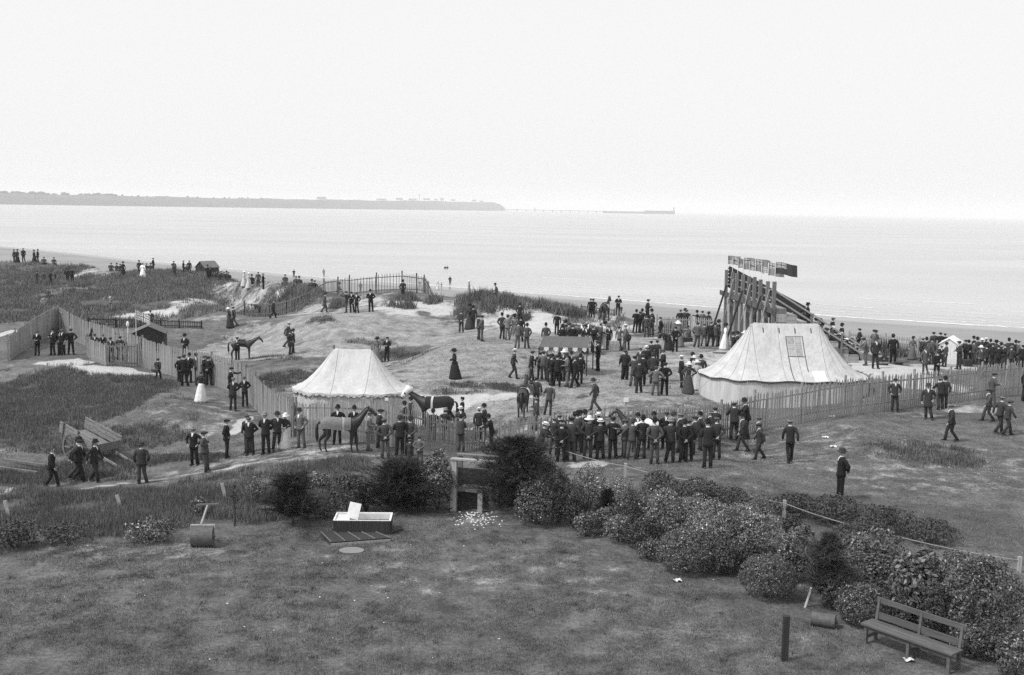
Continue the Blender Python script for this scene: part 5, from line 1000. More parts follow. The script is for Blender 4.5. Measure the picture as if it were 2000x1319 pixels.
def hair_mesh(p, woman):
    dz, Rm, T, TA = rig(p); m = MB(); m.loft([[T((q[0] * .088, .012 + q[1] * .1 - .012, z)) for q in [(math.cos(a), math.sin(a) * (1 if math.sin(a) < .2 else .55)) for a in np.linspace(0, 2 * math.pi, 10, endpoint=False)]] for z in (1.60, 1.64, 1.68)] + [[T((q[0] * .05, q[1] * .06, 1.735)) for q in [(math.cos(a), math.sin(a)) for a in np.linspace(0, 2 * math.pi, 10, endpoint=False)]]])
    if woman: m.loft([[T((.05 * s_ * math.cos(a), -.10 + .04 * s_ * math.sin(a), z)) for a in np.linspace(0, 6.283, 8, endpoint=False)] for s_, z in ((.5, 1.59), (1, 1.62), (1, 1.66), (.5, 1.69))])
    return m.mesh('hair', HAIR, True)
def skirt_mesh(sit=False):
    m = MB(); T = lambda q: Vector(q)
    if sit: m.loft([[Vector((x * .20 * f, y + .13 * f * yy, z)) for x, yy in [(math.cos(a), math.sin(a)) for a in np.linspace(0, 6.283, 14, endpoint=False)]] for f, y, z in ((1.7, .42, .02), (1.5, .40, .25), (1.25, .30, .48), (1.0, .08, .56), (.7, 0, .62))])
    else:
        m.loft([[Vector((rr * math.cos(a) * (1 + .04 * math.sin(a * 9)), y + rr * math.sin(a) * (1 + .04 * math.sin(a * 9)), z)) for a in np.linspace(0, 6.283, 28, endpoint=False)] for rr, y, z in ((.36, -.05, .015), (.34, -.04, .12), (.275, -.02, .45), (.215, 0, .75), (.165, 0, .93), (.122, 0, 1.05))])
    return m.mesh('skirt', CLOTH, True)
def hat_meshes():
    H = {}
    def L(prof, mt, sx=1.0, sy=1.16, n=16): return MB().lathe(prof, n, sx=sx, sy=sy).mesh('hat', mt, True)
    H['b'] = L([(.135, .0), (.14, .012), (.098, .008), (.098, .05), (.092, .09), (.07, .125), (.03, .145), (.004, .148)], CLOTH)
    H['f'] = L([(.15, -.01), (.155, .0), (.10, .004), (.098, .05), (.09, .10), (.075, .115), (.045, .10), (.004, .098)], CLOTH)
    H['o'] = L([(.148, .0), (.15, .014), (.099, .012), (.099, .088), (.095, .094), (.004, .096)], STRAW)
    H['j'] = L([(.092, -.01), (.094, .05), (.085, .075), (.004, .08)], CLOTH)
    H['S'] = L([(.21, -.02), (.212, -.008), (.10, .02), (.098, .09), (.08, .12), (.004, .125)], STRAW, 1, 1.1)
    H['L'] = L([(.22, .0), (.225, .012), (.11, .02), (.115, .08), (.10, .12), (.06, .14), (.004, .145)], CLOTH, 1, 1.1)
    m = MB()
    for ph, top in ((0, 0),): m.loft([[(r_ * math.cos(a), y + r_ * 1.12 * math.sin(a), z + .25 * 0) for a in np.linspace(0, 6.283, 14, endpoint=False)] for r_, y, z in ((.096, -.004, -.035), (.108, .0, .0), (.126, .012, .022), (.112, .02, .042), (.05, .005, .052))])
    m.add([(-.07, .085, .0), (.07, .085, .0), (.055, .165, -.012), (-.055, .165, -.012), (-.07, .085, .018), (.07, .085, .018), (.05, .155, .0), (-.05, .155, .0)], [(3, 2, 1, 0), (4, 5, 6, 7), (2, 3, 7, 6), (1, 2, 6, 5), (3, 0, 4, 7)]); H['c'] = m.mesh('hat', CLOTH, True)
    return H
HATS = hat_meshes(); BANDM = MB().lathe([(.101, .016), (.101, .052)], 16, sy=1.16).mesh('hat_ribbon', BAND); BOWM = MB().lathe([(.12, .03), (.13, .07), (.08, .1)], 10, sy=1.1).mesh('hat_trimming', CLOTH)
SKIRT, SKIRT_SIT = skirt_mesh(), skirt_mesh(True); TPL = {}
def template(kind, pose):
    key = (kind, pose)
    if key not in TPL:
        p = POSE[pose]; wm = kind == 'w'; d = {'body': body_mesh(p, wm), 'jacket': jacket_mesh(p, kind == 'o', wm), 'hair': hair_mesh(p, wm)}
        if not wm: d['trousers'] = trouser_mesh(p); d['shoe0'] = shoe_mesh(p, 0); d['shoe1'] = shoe_mesh(p, 1); d['collar'] = collar_mesh(p)
        else: d['skirt'] = SKIRT_SIT if p.get('sit') else SKIRT
        TPL[key] = d
    return TPL[key]
TONE = [0, .009, .014, .024, .045, .085, .14, .23, .42, .68]
HATV = {'b': .012, 'f': .03, 'j': .015, 'c': .06, 'L': .012, 'S': .6, 'o': .6}
TONE_W = ['', 'black', 'black', 'dark', 'dark grey', 'grey', 'light grey', 'pale', 'cream', 'white']
HAT_W = {'b': 'bowler', 'c': 'flat cap', 'C': 'pale flat cap', 'o': 'straw boater', 'f': 'felt hat', 'F': 'pale felt hat', 'j': 'peaked cap', 'L': 'big dark hat', 'S': 'wide pale hat', 'n': 'no hat'}
POSE_W = {'s': 'standing', 'p': 'hands in pockets', 'h': 'hands behind back', 'f': 'hands held forward', 'a': 'elbows out', 'l': 'leaning forward', 'd': 'one arm out', 'w': 'walking', 't': 'sitting', 'n': 'bending over'}
ORD = 'first second third fourth fifth sixth seventh eighth ninth tenth eleventh twelfth thirteenth fourteenth fifteenth sixteenth seventeenth eighteenth nineteenth twentieth twenty-first twenty-second twenty-third twenty-fourth twenty-fifth twenty-sixth twenty-seventh twenty-eighth twenty-ninth thirtieth thirty-first thirty-second thirty-third thirty-fourth thirty-fifth thirty-sixth'.split()
PEOPLE = []
def person(loc, deg, H, kind, pose, hat, tone, group, seed, far=False):
    rnd = random.Random(seed); k = 'o' if kind == 'o' else 'w' if kind in 'wg' else 'm'; pose = rnd.choice(('s', 's2', 's3', 's4', 's2')) if pose == 's' and k != 'w' else pose; T_ = template(k, pose); sc = H / (1.80 if hat != 'n' else 1.74)
    if pose == 't': sc = H
    root = empty('person', loc, -R(deg + rnd.uniform(-9, 9))); root.rotation_euler[0] = rnd.gauss(0, .022); root.rotation_euler[1] = rnd.gauss(0, .022); root.scale = (sc * rnd.uniform(.93, 1.12) * rnd.choice((-1, 1)), sc * rnd.uniform(.95, 1.14), sc); v = TONE[tone] * rnd.uniform(.7, 1.6)
    def put(nm, me, val=None, **kw):
        o = link(nm, me, root, **kw)
        if val is not None: o.color = (val, val, val, 1)
        return o
    put('body', T_['body'], v * .8); put('jacket', T_['jacket'], v)
    if k == 'w': put('skirt', T_['skirt'], (TONE[9] if kind == 'g' else v * rnd.uniform(.8, 1.1)))
    else:
        tv = v * rnd.choice((.75, .9, 1, 1.15, 1.5)); put('trousers', T_['trousers'], tv)
        if not far:
            for i in (0, 1): put('shoe', T_['shoe%d' % i])
            put('collar', T_['collar'])
    dz, Rm, Tf, _ = rig(POSE[pose]); hl = Tf((0, .012, 1.672)); base = hat.lower() if hat in 'CF' else hat
    if hat == 'n' or not far: put('hair', T_['hair'])
    if hat != 'n':
        hv = HATV[base] * rnd.uniform(.7, 1.4); hv = {'C': .18, 'F': .2}.get(hat, hv)
        if base == 'c' and hat == 'c': hv = rnd.choice((.02, .035, .05, .09))
        h_ = put('hat', HATS[base], hv, loc=hl, rot=(-R(POSE[pose]['lean']) + rnd.uniform(-.08, .08), rnd.uniform(-.06, .06), 0))
        if base in 'o': link('hat_ribbon', BANDM, h_)
        if base == 'L': b_ = link('hat_trimming', BOWM, h_, (.03, -.02, .05)); b_.color = (.03, .03, .03, 1)
    return root
def describe(kind, hat, tone, pose):
    who = {'m': 'man', 'o': 'man', 'w': 'woman', 'b': 'boy', 'g': 'woman', 'c': 'child'}[kind]; wear = {'m': 'suit', 'o': 'long coat', 'w': 'dress', 'b': 'jacket', 'g': 'top and white skirt', 'c': 'clothes'}[kind]
    t = f'{who} in {TONE_W[tone]} {wear}' + (f' and {HAT_W[hat]}' if hat != 'n' else ', bareheaded') + f', {POSE_W[pose]}'; return t
def zone(text, phrase, group):
    L = []
    for ln in text.strip().replace('\n', ';').split(';'):
        a = ln.split()
        if len(a) < 8: continue
        L.append((float(a[0]), float(a[1]), float(a[2]), a[3], a[4], a[5], int(a[6]), float(a[7])))
    L.sort(); n = len(L)
    for i, (x, yt, yb, kind, pose, hat, tone, deg) in enumerate(L):
        if tone in (2, 3) and kind in 'mo': tone += random.Random(int(x * 31 + yt)).choice((0, 0, 0, 0, 0, 1, 1, 2))
        for _ in range(16):                               # feet stand on this side of the dune crest and give a human height
            c = hit(x, yb); H = at_depth(x, yt, c.y).z - c.z
            if 'beach' not in phrase and c.y > float(np.interp(c.x / c.y, CREST[:, 0], CREST[:, 1])) + 2.5: yb += 1; continue
            if pose in 'tn' or kind in 'bc': break
            if H < 1.6: yb += 1
            elif H > 1.97 and 'beach' not in phrase: yb -= 1
            else: break
        if pose == 't': H = 1.0
        elif pose == 'n': H = 1.7
        elif pose == 'l': H = min(max(H * 1.02, 1.5), 1.95)
        elif kind in 'bc': H = min(max(H, .9), 1.6)
        else: H = min(max(H, 1.58), 1.95)
        if pose == 't': c.z -= .28
        o = person(c, deg, H, kind, pose, hat, tone, group, int(x * 13 + yt * 7), far=(yb - yt) < 34)
        where = f'{ORD[i]} from left {phrase}' if n > 1 else phrase
        lab = f'{describe(kind, hat, tone, pose)}, {where}'
        if len(lab.split()) > 16: lab = f'{describe(kind, hat, tone, pose).rsplit(",", 1)[0]}, {where}'
        if len(lab.split()) > 16: lab = f'{describe(kind, hat, tone, pose).split(" and ")[0].split(",")[0]}, {where}'
        tag(o, lab, 'person', group); PEOPLE.append(o)
Z = zone
Z("""28 487 511 m s b 3 200;34 487 512 w s L 3 200;46 484 511 m s c 2 0;68 488 514 w s L 2 90;74 487 514 m s b 2 90;85 500 515 m t c 3 0;105 502 514 m t c 4 0""", 'on the far-left dune', 'people on the left dunes')
Z("""72 528 554 m w c 4 90;85 529 553 m w c 5 90;99 528 549 m s c 4 90;108 531 551 b s c 4 90;133 524 551 m s b 2 0;141 523 550 m p c 2 0""", 'on the path below the dune', 'walkers on the dune path')
Z("""216 515 528 m t c 3 0;227 514 529 m t b 3 0;234 515 529 m t c 3 0;241 511 535 w s L 1 0;273 508 537 m s b 2 0;279 514 540 w s n 9 0;286 513 528 m t c 3 0;293 512 529 m t b 3 0;300 503 529 m s c 2 90
339 509 537 m s c 4 0;341 514 544 m w c 3 0;358 508 531 m s c 3 90;364 520 533 m t c 3 0;370 508 528 m s C 4 0""", 'between dune top and hut', 'people on the left dunes')
Z("""407 517 547 m s b 2 270;411 520 548 m s c 2 270;418 524 548 m t c 3 0;423 521 546 m t b 3 0;428 525 549 m t c 3 0;432 524 546 w t S 4 0;437 526 549 m t c 3 0;442 525 548 m t b 2 0;446 530 550 m t c 2 0""", 'in the huddle by the hut', 'sitters beside the beach hut')
Z("""477 529 558 w s S 9 90;486 532 556 w s S 8 90;491 533 556 m t b 2 0;504 530 559 m s c 2 180;514 533 556 m s c 2 90;557 545 556 m t c 4 0;577 543 556 m t c 4 0;584 540 556 m t b 4 0;608 552 568 m t b 2 0;614 554 569 m t c 2 0;660 538 560 m t b 3 90""", 'before the crest fence', 'people on the middle dunes')
Z("""92 569 582 m t c 3 0;88 585 597 m t c 7 180;217 573 597 m s c 6 180;295 605 638 m s c 2 180""", 'in the grassy hollow', 'people in the hollow')
Z("""449 600 625 w w S 3 270;458 598 625 m w c 4 270;508 591 618 m n c 3 270;533 584 611 m w c 3 90""", 'climbing beside the dune fence', 'walkers beside the dune fence')
Z("""633 571 611 o w b 2 90;677 567 611 m d c 3 270;687 568 611 m s c 2 180;697 570 611 m s c 2 180;725 565 609 m h b 1 180""", 'on top of the mound', 'men on the mound')
Z("""574 526 543 m s c 3 0;633 525 535 m s n 7 0;704 551 571 m s c 5 0;869 519 528 m s c 3 0;874 519 528 m s c 3 0;879 539 557 m s c 2 0;820 548 561 b s c 6 0;830 550 565 w s S 7 0;855 548 563 w s S 8 0;862 552 565 c s n 7 0;787 546 570 m s b 2 0;1153 588 606 m s c 2 0;1157 588 606 m s c 2 0;1213 597 613 b s c 2 0""", 'on the beach', 'strollers on the beach')
Z("""916 551 569 w s S 7 90;971 556 575 m t b 3 270;1015 594 617 m s b 2 0""", 'on the dune above the paddock', 'people on the dune above the paddock')
Z("""73 644 695 m f c 2 180;103 641 694 m s b 2 200;118 643 694 m s c 2 180;122 641 694 m p c 1 180;139 640 693 m a c 1 0""", 'before the tall boarded fence', 'men before the boarded fence')
Z("""179 631 680 m l c 2 90;188 650 690 m l c 2 180;203 650 690 m l C 4 180;218 657 695 m l c 4 180;234 655 698 m s c 3 0;248 660 702 b s c 3 0""", 'inside the boarded pen', 'men in the boarded pen')
Z("""363 651 704 m f b 2 200""", 'alone behind the boarded fence', 'men in the left paddock')
Z("""309 699 744 b w c 3 0;350 694 742 m h c 2 90;360 690 755 m s c 2 0;370 689 748 m s b 2 200;387 689 745 m s b 3 180;399 692 750 m s C 2 90;408 694 753 m h c 2 0;392 725 779 g s n 3 0""", 'at the close-boarded fence', 'people at the close-boarded fence')
Z("""450 715 777 m d c 2 90;455 735 802 m h C 2 180;479 733 795 m h c 2 180""", 'at the fence bend', 'men at the fence bend')
Z("""102 874 953 m w n 2 90;147 852 938 m w b 2 90;155 856 941 m w c 2 90;185 857 942 m w b 2 90;277 862 945 m s f 3 0""", 'around the tipped cart', 'men around the cart')
Z("""380 832 909 m p C 2 200;402 840 922 m s c 3 90;443 816 895 m p c 2 90;485 808 884 m s c 3 200;489 812 889 m h c 2 180;520 804 887 m h F 3 180;541 803 880 m p f 2 160;555 806 877 g f S 3 180;590 796 875 m p f 6 200""", 'on the path by the fence corner', 'onlookers on the path')
Z("""659 790 868 m p b 1 180;690 792 868 m s b 1 180;719 800 880 m f C 6 90;738 796 875 m f c 2 90;753 815 896 m h c 3 0;781 810 890 m f f 2 0;799 811 890 m h f 4 0;801 856 905 b s c 4 0;820 850 908 b h c 5 0""", 'around the grey-blanketed horse', 'onlookers around the blanketed horse')
Z("""790 783 850 m s b 2 270;803 775 838 m s b 3 270;843 798 862 m h b 3 0;871 796 858 m h F 4 0;899 792 856 m f o 5 180;901 774 828 m s j 2 270;934 795 858 m s o 2 0;946 788 852 m f b 2 270""", 'around the white-hooded horse', 'people around the hooded horse')
Z("""900 811 882 m l b 4 0;960 809 878 m l b 2 270""", 'leaning at the low gate', 'men at the low gate')
Z("""464 657 703 m s c 2 180;561 628 680 m w o 5 90;566 643 693 o p f 3 90;572 642 690 m s b 3 90;738 658 708 w s L 5 200;755 656 706 m f c 2 200;888 681 740 w f L 3 270""", 'on the open left paddock', 'people in the left paddock')
Z("""901 605 650 m h c 4 0;917 593 643 w s L 4 0;923 596 643 m s b 3 0;934 614 664 m s c 3 90;941 614 667 m h c 5 90;981 610 663 m s b 4 0;991 614 664 m s f 6 0;1004 613 664 w s L 7 0;1016 617 668 m s b 2 0;1010 627 680 m s c 5 0;1028 631 681 m s b 5 0""", 'in the knot below the dune', 'people below the dune')
Z("""1066 630 684 m s b 4 0;1087 610 652 m w b 2 0;1097 633 688 m h b 2 0;1102 624 678 m s b 3 0;1109 628 682 m s c 5 0;1117 632 688 m h c 1 0;1141 630 690 m f C 3 200;1144 634 692 m f b 2 180;1157 636 688 m f n 1 90;1170 631 684 m f n 5 90;1181 627 682 w s L 8 90;1188 634 683 m s c 3 180;1210 636 684 m s c 3 200;1219 632 686 m s o 5 270;1224 642 685 o n c 4 0""", 'behind the awning', 'crowd behind the awning')
Z("""1002 680 740 m w o 4 90;1036 683 745 m s c 3 90;1060 684 742 m s c 5 0;1055 686 740 m s c 2 0;1076 691 753 m s b 2 90;1088 691 756 m s c 2 0;1100 682 744 m s S 2 200;1108 689 755 m f f 5 270;1123 693 757 m w c 2 270;1132 690 750 m s b 2 0;1093 688 742 m s b 3 180;1115 686 743 m s b 2 180;1070 690 742 m s c 3 90""", 'at the awning stall', 'customers at the awning stall')
Z("""1168 663 725 m p c 1 270;1163 737 803 m w f 2 270;1047 735 787 m d c 4 0;1070 745 812 m s c 5 0;1046 774 836 m s C 4 270""", 'in mid paddock', 'men in mid paddock')
Z("""1206 576 614 m f c 2 180;1264 580 624 m s c 2 90;1241 604 650 m s b 2 0;1248 607 650 m h c 2 90;1253 603 648 m s b 4 0;1263 615 659 m p c 2 0;1273 603 656 m s b 2 270;1271 614 656 m s c 4 0;1289 618 660 m h c 2 270;1328 603 648 m s C 2 0;1335 602 648 m s b 3 90;1339 603 648 m s C 3 0;1362 606 642 m d b 3 270;1371 606 640 m s c 3 0;1382 609 640 w s L 3 0""", 'along the back fence', 'men along the back fence')
Z("""1318 636 688 m h c 2 0;1322 626 676 w s S 5 0;1326 628 678 w s S 6 0;1305 648 684 w n n 3 270;1347 636 664 m t f 4 270;1361 628 679 m s c 5 0;1375 630 677 m s C 5 0;1388 626 678 m s C 3 0;1397 628 678 m s c 3 0;1402 624 676 m s b 2 90;1415 631 683 g s L 9 90;1432 648 704 m s b 2 90;1438 647 700 m s b 2 270;1452 646 700 w s S 3 200""", 'behind the grandstand', 'people behind the grandstand')
Z("""1219 681 742 m s c 2 0;1222 685 742 m s c 2 0;1238 693 755 o s c 4 0;1247 700 768 m s f 2 0;1248 678 732 m s c 4 200;1255 690 754 m w c 2 0;1262 674 730 m s o 3 0;1273 664 718 m s c 4 0;1281 663 716 m s c 2 0;1275 688 750 m f f 4 0;1280 712 773 b a c 5 0;1294 680 745 m f c 2 270;1297 706 772 m h c 1 0""", 'in the ring of talkers', 'men talking in the paddock')
Z("""1331 693 757 m f o 2 90;1344 706 769 w a S 4 0;1362 703 762 w s S 8 0;1350 688 745 m s b 2 90;1354 694 748 w s S 8 90;1368 692 752 m s b 4 0""", 'by the marquee corner', 'people by the marquee corner')
Z("""1055 822 886 m l o 3 90;1080 811 888 m s C 2 0;1092 806 882 m s C 3 0;1095 822 894 m h C 2 0;1112 811 901 m s c 2 0;1120 805 880 m s b 2 0;1128 801 886 m s b 2 0;1135 801 878 m s b 2 90;1144 800 876 m s b 2 270;1147 812 897 m h S 3 0;1168 804 880 m s o 2 0;1170 816 897 m s o 2 0;1196 811 897 m p c 2 0;1218 816 880 m d c 3 270;1233 817 898 m a f 3 0""", 'at the white-blanketed horse\'s head', 'crowd round the white-blanketed horse')
Z("""1242 805 872 m s b 3 180;1252 810 897 m p b 2 0;1273 803 872 m s b 2 180;1278 814 907 m h b 2 0;1298 802 872 m s c 2 200;1309 814 904 m s F 3 0;1311 803 870 m s f 2 90;1327 804 884 m s C 2 270;1334 818 904 m h b 2 0;1344 816 900 m s c 3 0;1354 810 884 m s c 3 270;1368 804 880 m h b 2 270;1382 818 915 m f b 2 0;1384 802 872 m s C 3 270;1396 795 868 m l c 3 0;1399 812 898 m h c 3 0""", 'at the white-blanketed horse\'s flank', 'crowd round the white-blanketed horse')
Z("""1433 786 860 m l c 3 0;1457 778 856 m l b 2 270;1450 806 882 m w b 3 270;1480 812 878 m s c 3 270;1484 825 898 b w c 3 270;1543 817 904 m w C 3 0""", 'at the long fence near the marquee', 'men along the long fence')
Z("""1640 874 975 m h f 2 270""", 'alone on the meadow beside white paper', 'men on the meadow')
Z("""1747 737 805 m p c 2 180;1813 748 819 o s f 3 200;1836 737 800 m l C 3 0;1844 734 798 m s b 3 0;1857 786 862 m w C 3 270;1935 726 795 m s c 3 90;1929 757 818 m w c 4 270;1950 772 847 m w C 4 90;1966 780 851 m w c 4 90;2002 716 785 m s b 3 90""", 'along the right fence', 'people on the right meadow')
Z("""1675 640 684 m s c 3 270;1690 658 714 m l c 5 270;1708 658 720 m s f 2 180;1704 642 694 m s c 3 90;1708 643 694 m s c 4 90;1744 652 711 m s b 2 0;1781 657 702 w s L 5 180""", 'beside the grandstand', 'bookmakers beside the grandstand')
Z("""1798 658 706 m s C 3 90;1807 658 710 m s b 4 0;1819 658 712 m s c 5 0;1806 676 728 o s f 3 180;1828 684 730 m h c 2 0;1836 674 716 b s c 2 180;1823 647 692 m s c 3 0;1835 648 692 m s c 3 0;1843 650 692 b s c 3 0;1872 664 722 m f c 2 270""", 'around the white tent', 'people around the white tent')
Z("""1898 656 704 m s b 4 270;1906 658 708 m s b 5 0;1917 660 708 w s S 4 0;1924 659 708 m s o 3 0;1913 674 718 m s S 5 180;1925 672 716 m s c 3 0;1936 668 714 m s c 3 0;1952 668 716 m s b 3 0;1967 660 714 m s b 4 0;1975 668 716 m s c 3 0;1988 664 714 m s c 5 90;2001 666 716 m s b 4 0""", 'at the far-right fence', 'crowd at the right')
Z("""1884 662 708 m s c 3 90;1890 664 710 m h b 2 0;1902 664 712 m s c 4 90;1931 662 708 m s b 3 0;1944 664 712 w s L 4 0;1948 672 720 m s c 2 0;1960 670 720 m s c 3 270;1972 674 722 m s C 4 0;1981 664 712 m s b 2 0;1994 672 720 m s c 3 0;1812 664 712 m s c 3 90;1845 668 716 m s b 3 270""", 'right of the white tent', 'crowd at the right')
# spectators on the tiers of the grandstand: each sits or stands on a tread
def on_stand(text):
    L = []
    for ln in text.strip().replace('\n', ';').split(';'): a = ln.split(); L.append((float(a[0]), float(a[1]), a[2], a[3], a[4], int(a[5]), float(a[6])))
    L.sort(); inv = stand.matrix_basis.inverted()
    for i, (x, yt, kind, pose, hat, tone, deg) in enumerate(L):
        best = None
        for Y in np.linspace(ND + .6, FD - 1, 60):
            top = at_depth(x, yt, Y); lc = inv @ top; k = int((lc.x - .15) / RUN)
            if not 0 <= k < NT or not .3 < lc.y < SL - .3: continue
            zt = TIER0 - RISE * k; need = 1.33 - .45 + zt - .0 if pose == 't' else 1.78 + zt; e = abs(lc.z - need)
            if best is None or e < best[0]: best = (e, lc, k, zt)
        if best is None: continue
        e, lc, k, zt = best; base = Vector((.15 + RUN * (k + .45), lc.y, zt - (.38 if pose == 't' else 0)))
        o = person(stand.matrix_basis @ base, deg, 1.0 if pose == 't' else 1.74, kind, pose, hat, tone, '', i + 900)
        tag(o, f'{describe(kind, hat, tone, pose).split(",")[0]}, {ORD[i]} from left on grandstand tiers', 'person', 'spectators on the grandstand'); PEOPLE.append(o)
on_stand("""1548 606 m t c 3 90;1574 590 w s L 1 90;1564 606 w t L 2 90;1602 610 m t b 3 90;1609 611 m t b 3 90;1618 617 m s c 2 90;1632 636 w t S 4 90;1640 634 m t c 3 90;1644 630 m s b 2 90;1650 640 m t c 3 90;1657 648 m t c 3 90;1663 652 w t S 3 90;1668 655 m t b 3 90;1676 662 m t c 4 90;1590 618 m t b 2 90;1625 640 m t c 2 90;1582 612 m t c 2 90;1630 650 m t f 3 90;1645 658 m t c 3 90;1655 668 m t c 4 90;1520 590 m t b 3 90;1500 580 m t c 3 90;1478 575 m t c 3 90;1460 572 m t b 3 90;1598 620 m t c 2 90;1606 624 m t b 2 90;1612 630 w t L 3 90;1616 640 m t c 2 90;1636 646 m t b 2 90;1641 652 m t c 5 90;1660 660 m t b 2 90;1666 664 m t c 3 90;1672 668 m t c 4 90;1680 672 m t b 3 90;1650 650 w t S 5 90""")

# ------------------------------------------------------------------ horses
def horse(px, yb, hpx, heading, coat, label, head='up', blanket=None, hood=False, saddle=None, name='horse', walk=.0, col_blanket=None, surcingle=None, loc=None):
    c = loc or hit(px, yb); root = empty(name, c, -R(heading)); sc = hpx * c.y / F / 1.62; root.scale = (sc,) * 3
    hd = {'up': [(0, .74, 1.46, .19), (0, .94, 1.72, .135), (0, 1.10, 1.96, .105), (0, 1.22, 2.02, .10), (0, 1.42, 1.84, .085), (0, 1.58, 1.68, .065)], 'level': [(0, .76, 1.42, .19), (0, 1.02, 1.60, .135), (0, 1.26, 1.76, .105), (0, 1.38, 1.78, .10), (0, 1.54, 1.58, .085), (0, 1.66, 1.42, .065)], 'low': [(0, .76, 1.38, .19), (0, 1.05, 1.48, .135), (0, 1.32, 1.56, .105), (0, 1.43, 1.55, .10), (0, 1.56, 1.34, .085), (0, 1.64, 1.16, .065)]}[head]
    J = [(0, -.10, 1.27, .30), (0, .22, 1.26, .30), (0, .52, 1.30, .27)] + hd + [(0, -.45, 1.32, .285), (0, -.74, 1.36, .25), (0, -.90, 1.30, .15)]; E = [(0, 1), (1, 2), (2, 3)] + [(i, i + 1) for i in range(3, 8)] + [(0, 9), (9, 10), (10, 11)]
    for s_, w1, w2 in ((-1, walk, -walk), (1, -walk * .7, walk * .9)):
        k = len(J); J += [(s_ * .15, .50 + w1 * .2, .98, .13), (s_ * .15, .53 + w1 * .6, .80, .09), (s_ * .145, .53 + w1, .52, .06), (s_ * .145, .52 + w1, .20, .042), (s_ * .145, .55 + w1, .11, .042), (s_ * .145, .58 + w1, .03, .055)]; E += [(2, k)] + [(k + i, k + i + 1) for i in range(5)]
        k = len(J); J += [(s_ * .16, -.70 + w2 * .2, 1.08, .19), (s_ * .17, -.62 + w2 * .5, .86, .135), (s_ * .155, -.88 + w2, .56, .070), (s_ * .15, -.86 + w2, .22, .044), (s_ * .15, -.82 + w2, .11, .042), (s_ * .15, -.78 + w2, .03, .055)]; E += [(10, k)] + [(k + i, k + i + 1) for i in range(5)]
    me_ = skinned('body', J, E, [HIDE], 0, 1); b = link('body', me_, root); b.color = (coat,) * 3 + (1,)
    poll, mz = Vector(hd[2][:3]), Vector(hd[5][:3]); dk = coat * .5
    for s_ in (-1, 1): e_ = MB().tube([poll + Vector((s_ * .05, .06, .06)), poll + Vector((s_ * .075, .08, .15)), poll + Vector((s_ * .08, .10, .22))], [.03, .034, .006], 6).build('ear', HIDE, root); e_.color = b.color
    m = MB(); P = [Vector((0, .50, 1.60))] + [Vector(h[:3]) + Vector((0, -h[3] * .55, h[3] * .75)) for h in hd[:3]] + [Vector(hd[3][:3]) + Vector((0, .02, .09))]; m.tube(P, [(.02, .06), (.03, .08), (.035, .08), (.03, .06), (.02, .03)], 6, ref=(1, 0, 0)); o = m.build('mane', HIDE, root, True); o.color = (dk, dk, dk, 1)
    o = MB().tube([(0, -.98, 1.40), (0, -1.10, 1.32), (.01, -1.14, 1.05), (.02, -1.12, .7), (.02, -1.10, .48)], [.045, .055, .075, .075, .015], 8).build('tail', HIDE, root, True); o.color = (dk, dk, dk, 1)
    for a_ in ((3, 5), (4, 5)):
        q0 = Vector(hd[a_[0]][:3]).lerp(mz, .25 if a_[0] == 3 else .55); d = (mz - Vector(hd[3][:3])).normalized(); n_ = d.cross(Vector((1, 0, 0))); r_ = .115 if a_[0] == 3 else .095
        MB().loft([[q0 + d * t + Vector((math.cos(a) * r_, 0, 0)) + n_ * math.sin(a) * r_ for a in np.linspace(0, 6.283, 12, endpoint=False)] for t in (-.012, .012)], cap=False).build('bridle_strap', LEATHER, root)
    def cover(y0, y1, drop, val, nm, mt=CLOTH, r_=.335):
        m = MB(); rows = []
        for y in np.linspace(y0, y1, 7):
            rr = np.interp(y, [-.95, -.74, -.45, -.1, .22, .52, .75], [.20, .285, .32, .33, .325, .30, .26]) + .015; zc = np.interp(y, [-.95, -.74, -.45, -.1, .22, .52, .75], [1.29, 1.35, 1.31, 1.265, 1.255, 1.295, 1.4]); row = [(math.sin(a) * rr, y, zc + math.cos(a) * rr) for a in np.linspace(-1.7, 1.7, 13)]
            row = [(row[0][0] * 1.03, y, row[0][2] - drop)] + row + [(row[-1][0] * 1.03, y, row[-1][2] - drop)]; rows.append(row)
        m.loft(rows, cap=False, closed=False); o = m.build(nm, mt, root, True); o.color = (val, val, val, 1); return o
    if blanket is not None: cover(-.93, .40, .14, blanket, 'blanket')
    if saddle is not None:
        cover(-.32, .22, -.12, saddle, 'saddle_cloth'); o = MB().loft([[(math.sin(a) * .19, y, 1.57 + zz + math.cos(a) * .05) for a in np.linspace(-2, 2, 9)] for y, zz in ((-.25, .07), (-.1, .01), (.08, .02), (.16, .08))], cap=False, closed=False).build('saddle', LEATHER, root, True)
    if surcingle is not None: o = cover(.02, .12, .2, surcingle, 'surcingle'); o.scale = (1.03, 1, 1.008)
    if hood:
        d = Vector(mz) - Vector(hd[3][:3]); rings = []
        for t, r_ in ((-.6, .19), (-.25, .185), (.1, .17), (.45, .14), (.75, .12)):
            q = Vector(hd[3][:3]) + d * t; n_ = d.normalized().cross(Vector((1, 0, 0))); rings.append([q + Vector((math.cos(a) * r_ * .85, 0, 0)) + n_ * math.sin(a) * r_ for a in np.linspace(0, 6.283, 12, endpoint=False)])
        hd_ = MB().loft(rings).build('hood', SHIRT, root, True)
        for s_ in (-1, 1): MB().lathe([(.05, 0), (.03, .012)], 10).build('eye_hole', LEATHER, hd_, False, Vector(hd[3][:3]) + d * .2 + Vector((s_ * .142, 0, .02)), (0, s_ * math.pi / 2, 0))
    tag(root, label, 'horse', 'racehorses'); return root
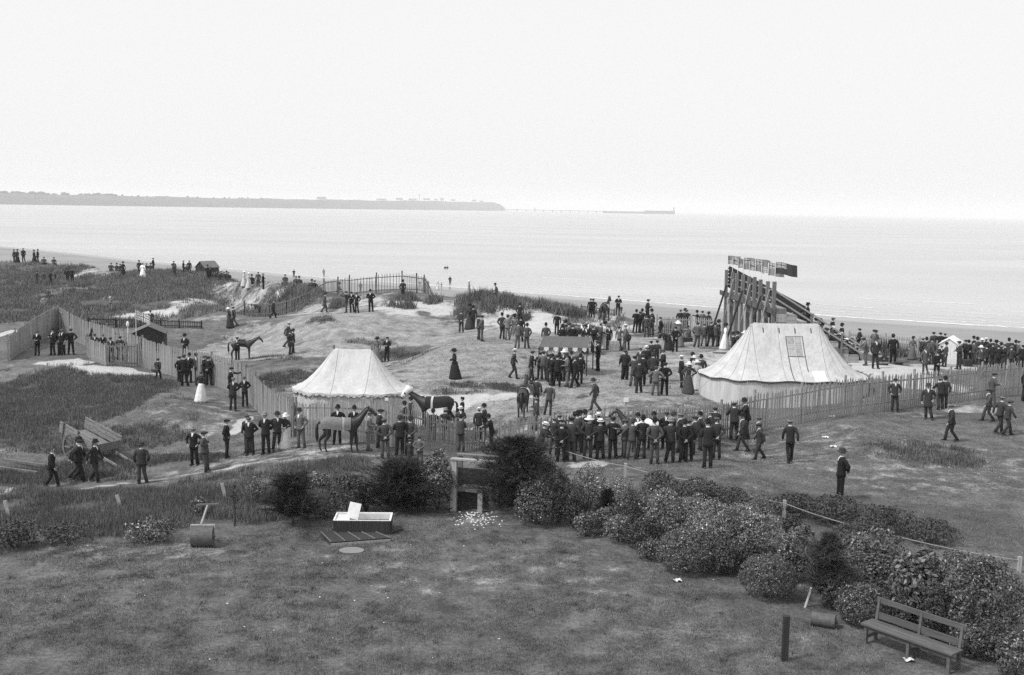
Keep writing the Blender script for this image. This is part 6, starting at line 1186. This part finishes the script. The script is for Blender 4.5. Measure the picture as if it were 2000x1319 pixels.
horse(668, 884, 71, 83, .03, 'dark horse in a grey blanket on the path before the split-pale fence', 'up', .17, surcingle=.3, walk=.14)
horse(848, 838, 66, 277, .022, 'dark horse with a white hood and dark rug beside the smaller marquee', 'level', .02, True, surcingle=.5, walk=-.1)
horse(1022, 812, 58, 8, .025, 'dark horse seen from behind with a white saddle cloth and groom', 'up', None, saddle=.75)
horse(1248, 880, 64, 273, .055, 'brown horse in a white blanket inside the crowd by the long fence', 'up', .75)
horse(474, 702, 39, 84, .03, 'dark saddled horse with a groom on the left paddock', 'level', None, saddle=.04)
horse(1181, 630, 38, 22, .022, 'dark saddled horse on the sand near the beach fence', 'up', None, saddle=.5)
horse(1141, 680, 48, 282, .035, 'bay horse with a white saddle cloth behind the awning', 'low', None, saddle=.75)
# walking sticks, baskets and a camera tripod
for px, py, lab in ((1462, 879, 'dark walking stick of the man walking by the long fence'),):
    c = hit(px, py); tag(MB().tube([(0, 0, 0), (-.12, .02, .85), (-.16, .02, .9), (-.2, .02, .86)], .012, 5).build('walking_stick', WOODD, None, False, c), lab, 'walking stick')
def basket(px, py, z, label):
    c = hit(px, py); r_ = empty('wicker_basket', c + Vector((0, -.25, z))); W_ = mat('wicker', .12, .8, .4, 40); MB().lathe([(.16, 0), (.23, .16), (.21, .16), (.15, .02)], 14, sy=.75).build('bowl', W_, r_)
    MB().tube([(-.21, 0, .15), (-.14, 0, .32), (0, 0, .38), (.14, 0, .32), (.21, 0, .15)], .014, 5).build('handle', W_, r_); tag(r_, label, 'basket')
basket(391, 779, .72, 'wicker basket carried by the woman in the white skirt'); basket(305, 744, .55, 'wicker basket carried by the boy at the boarded fence')
c = hit(1337, 766); r_ = empty('camera_tripod', c)
for a in (0, 2.1, 4.2): MB().tube([(math.cos(a) * .3, math.sin(a) * .3, 0), (0, 0, 1.2)], .016, 5).build('leg', WOODD, r_)
MB().box((0, 0, 1.28), (.16, .2, .16)).build('camera_box', LEATHER, r_); tag(r_, 'dark tripod at the skirt of the woman in the wide hat', 'tripod')
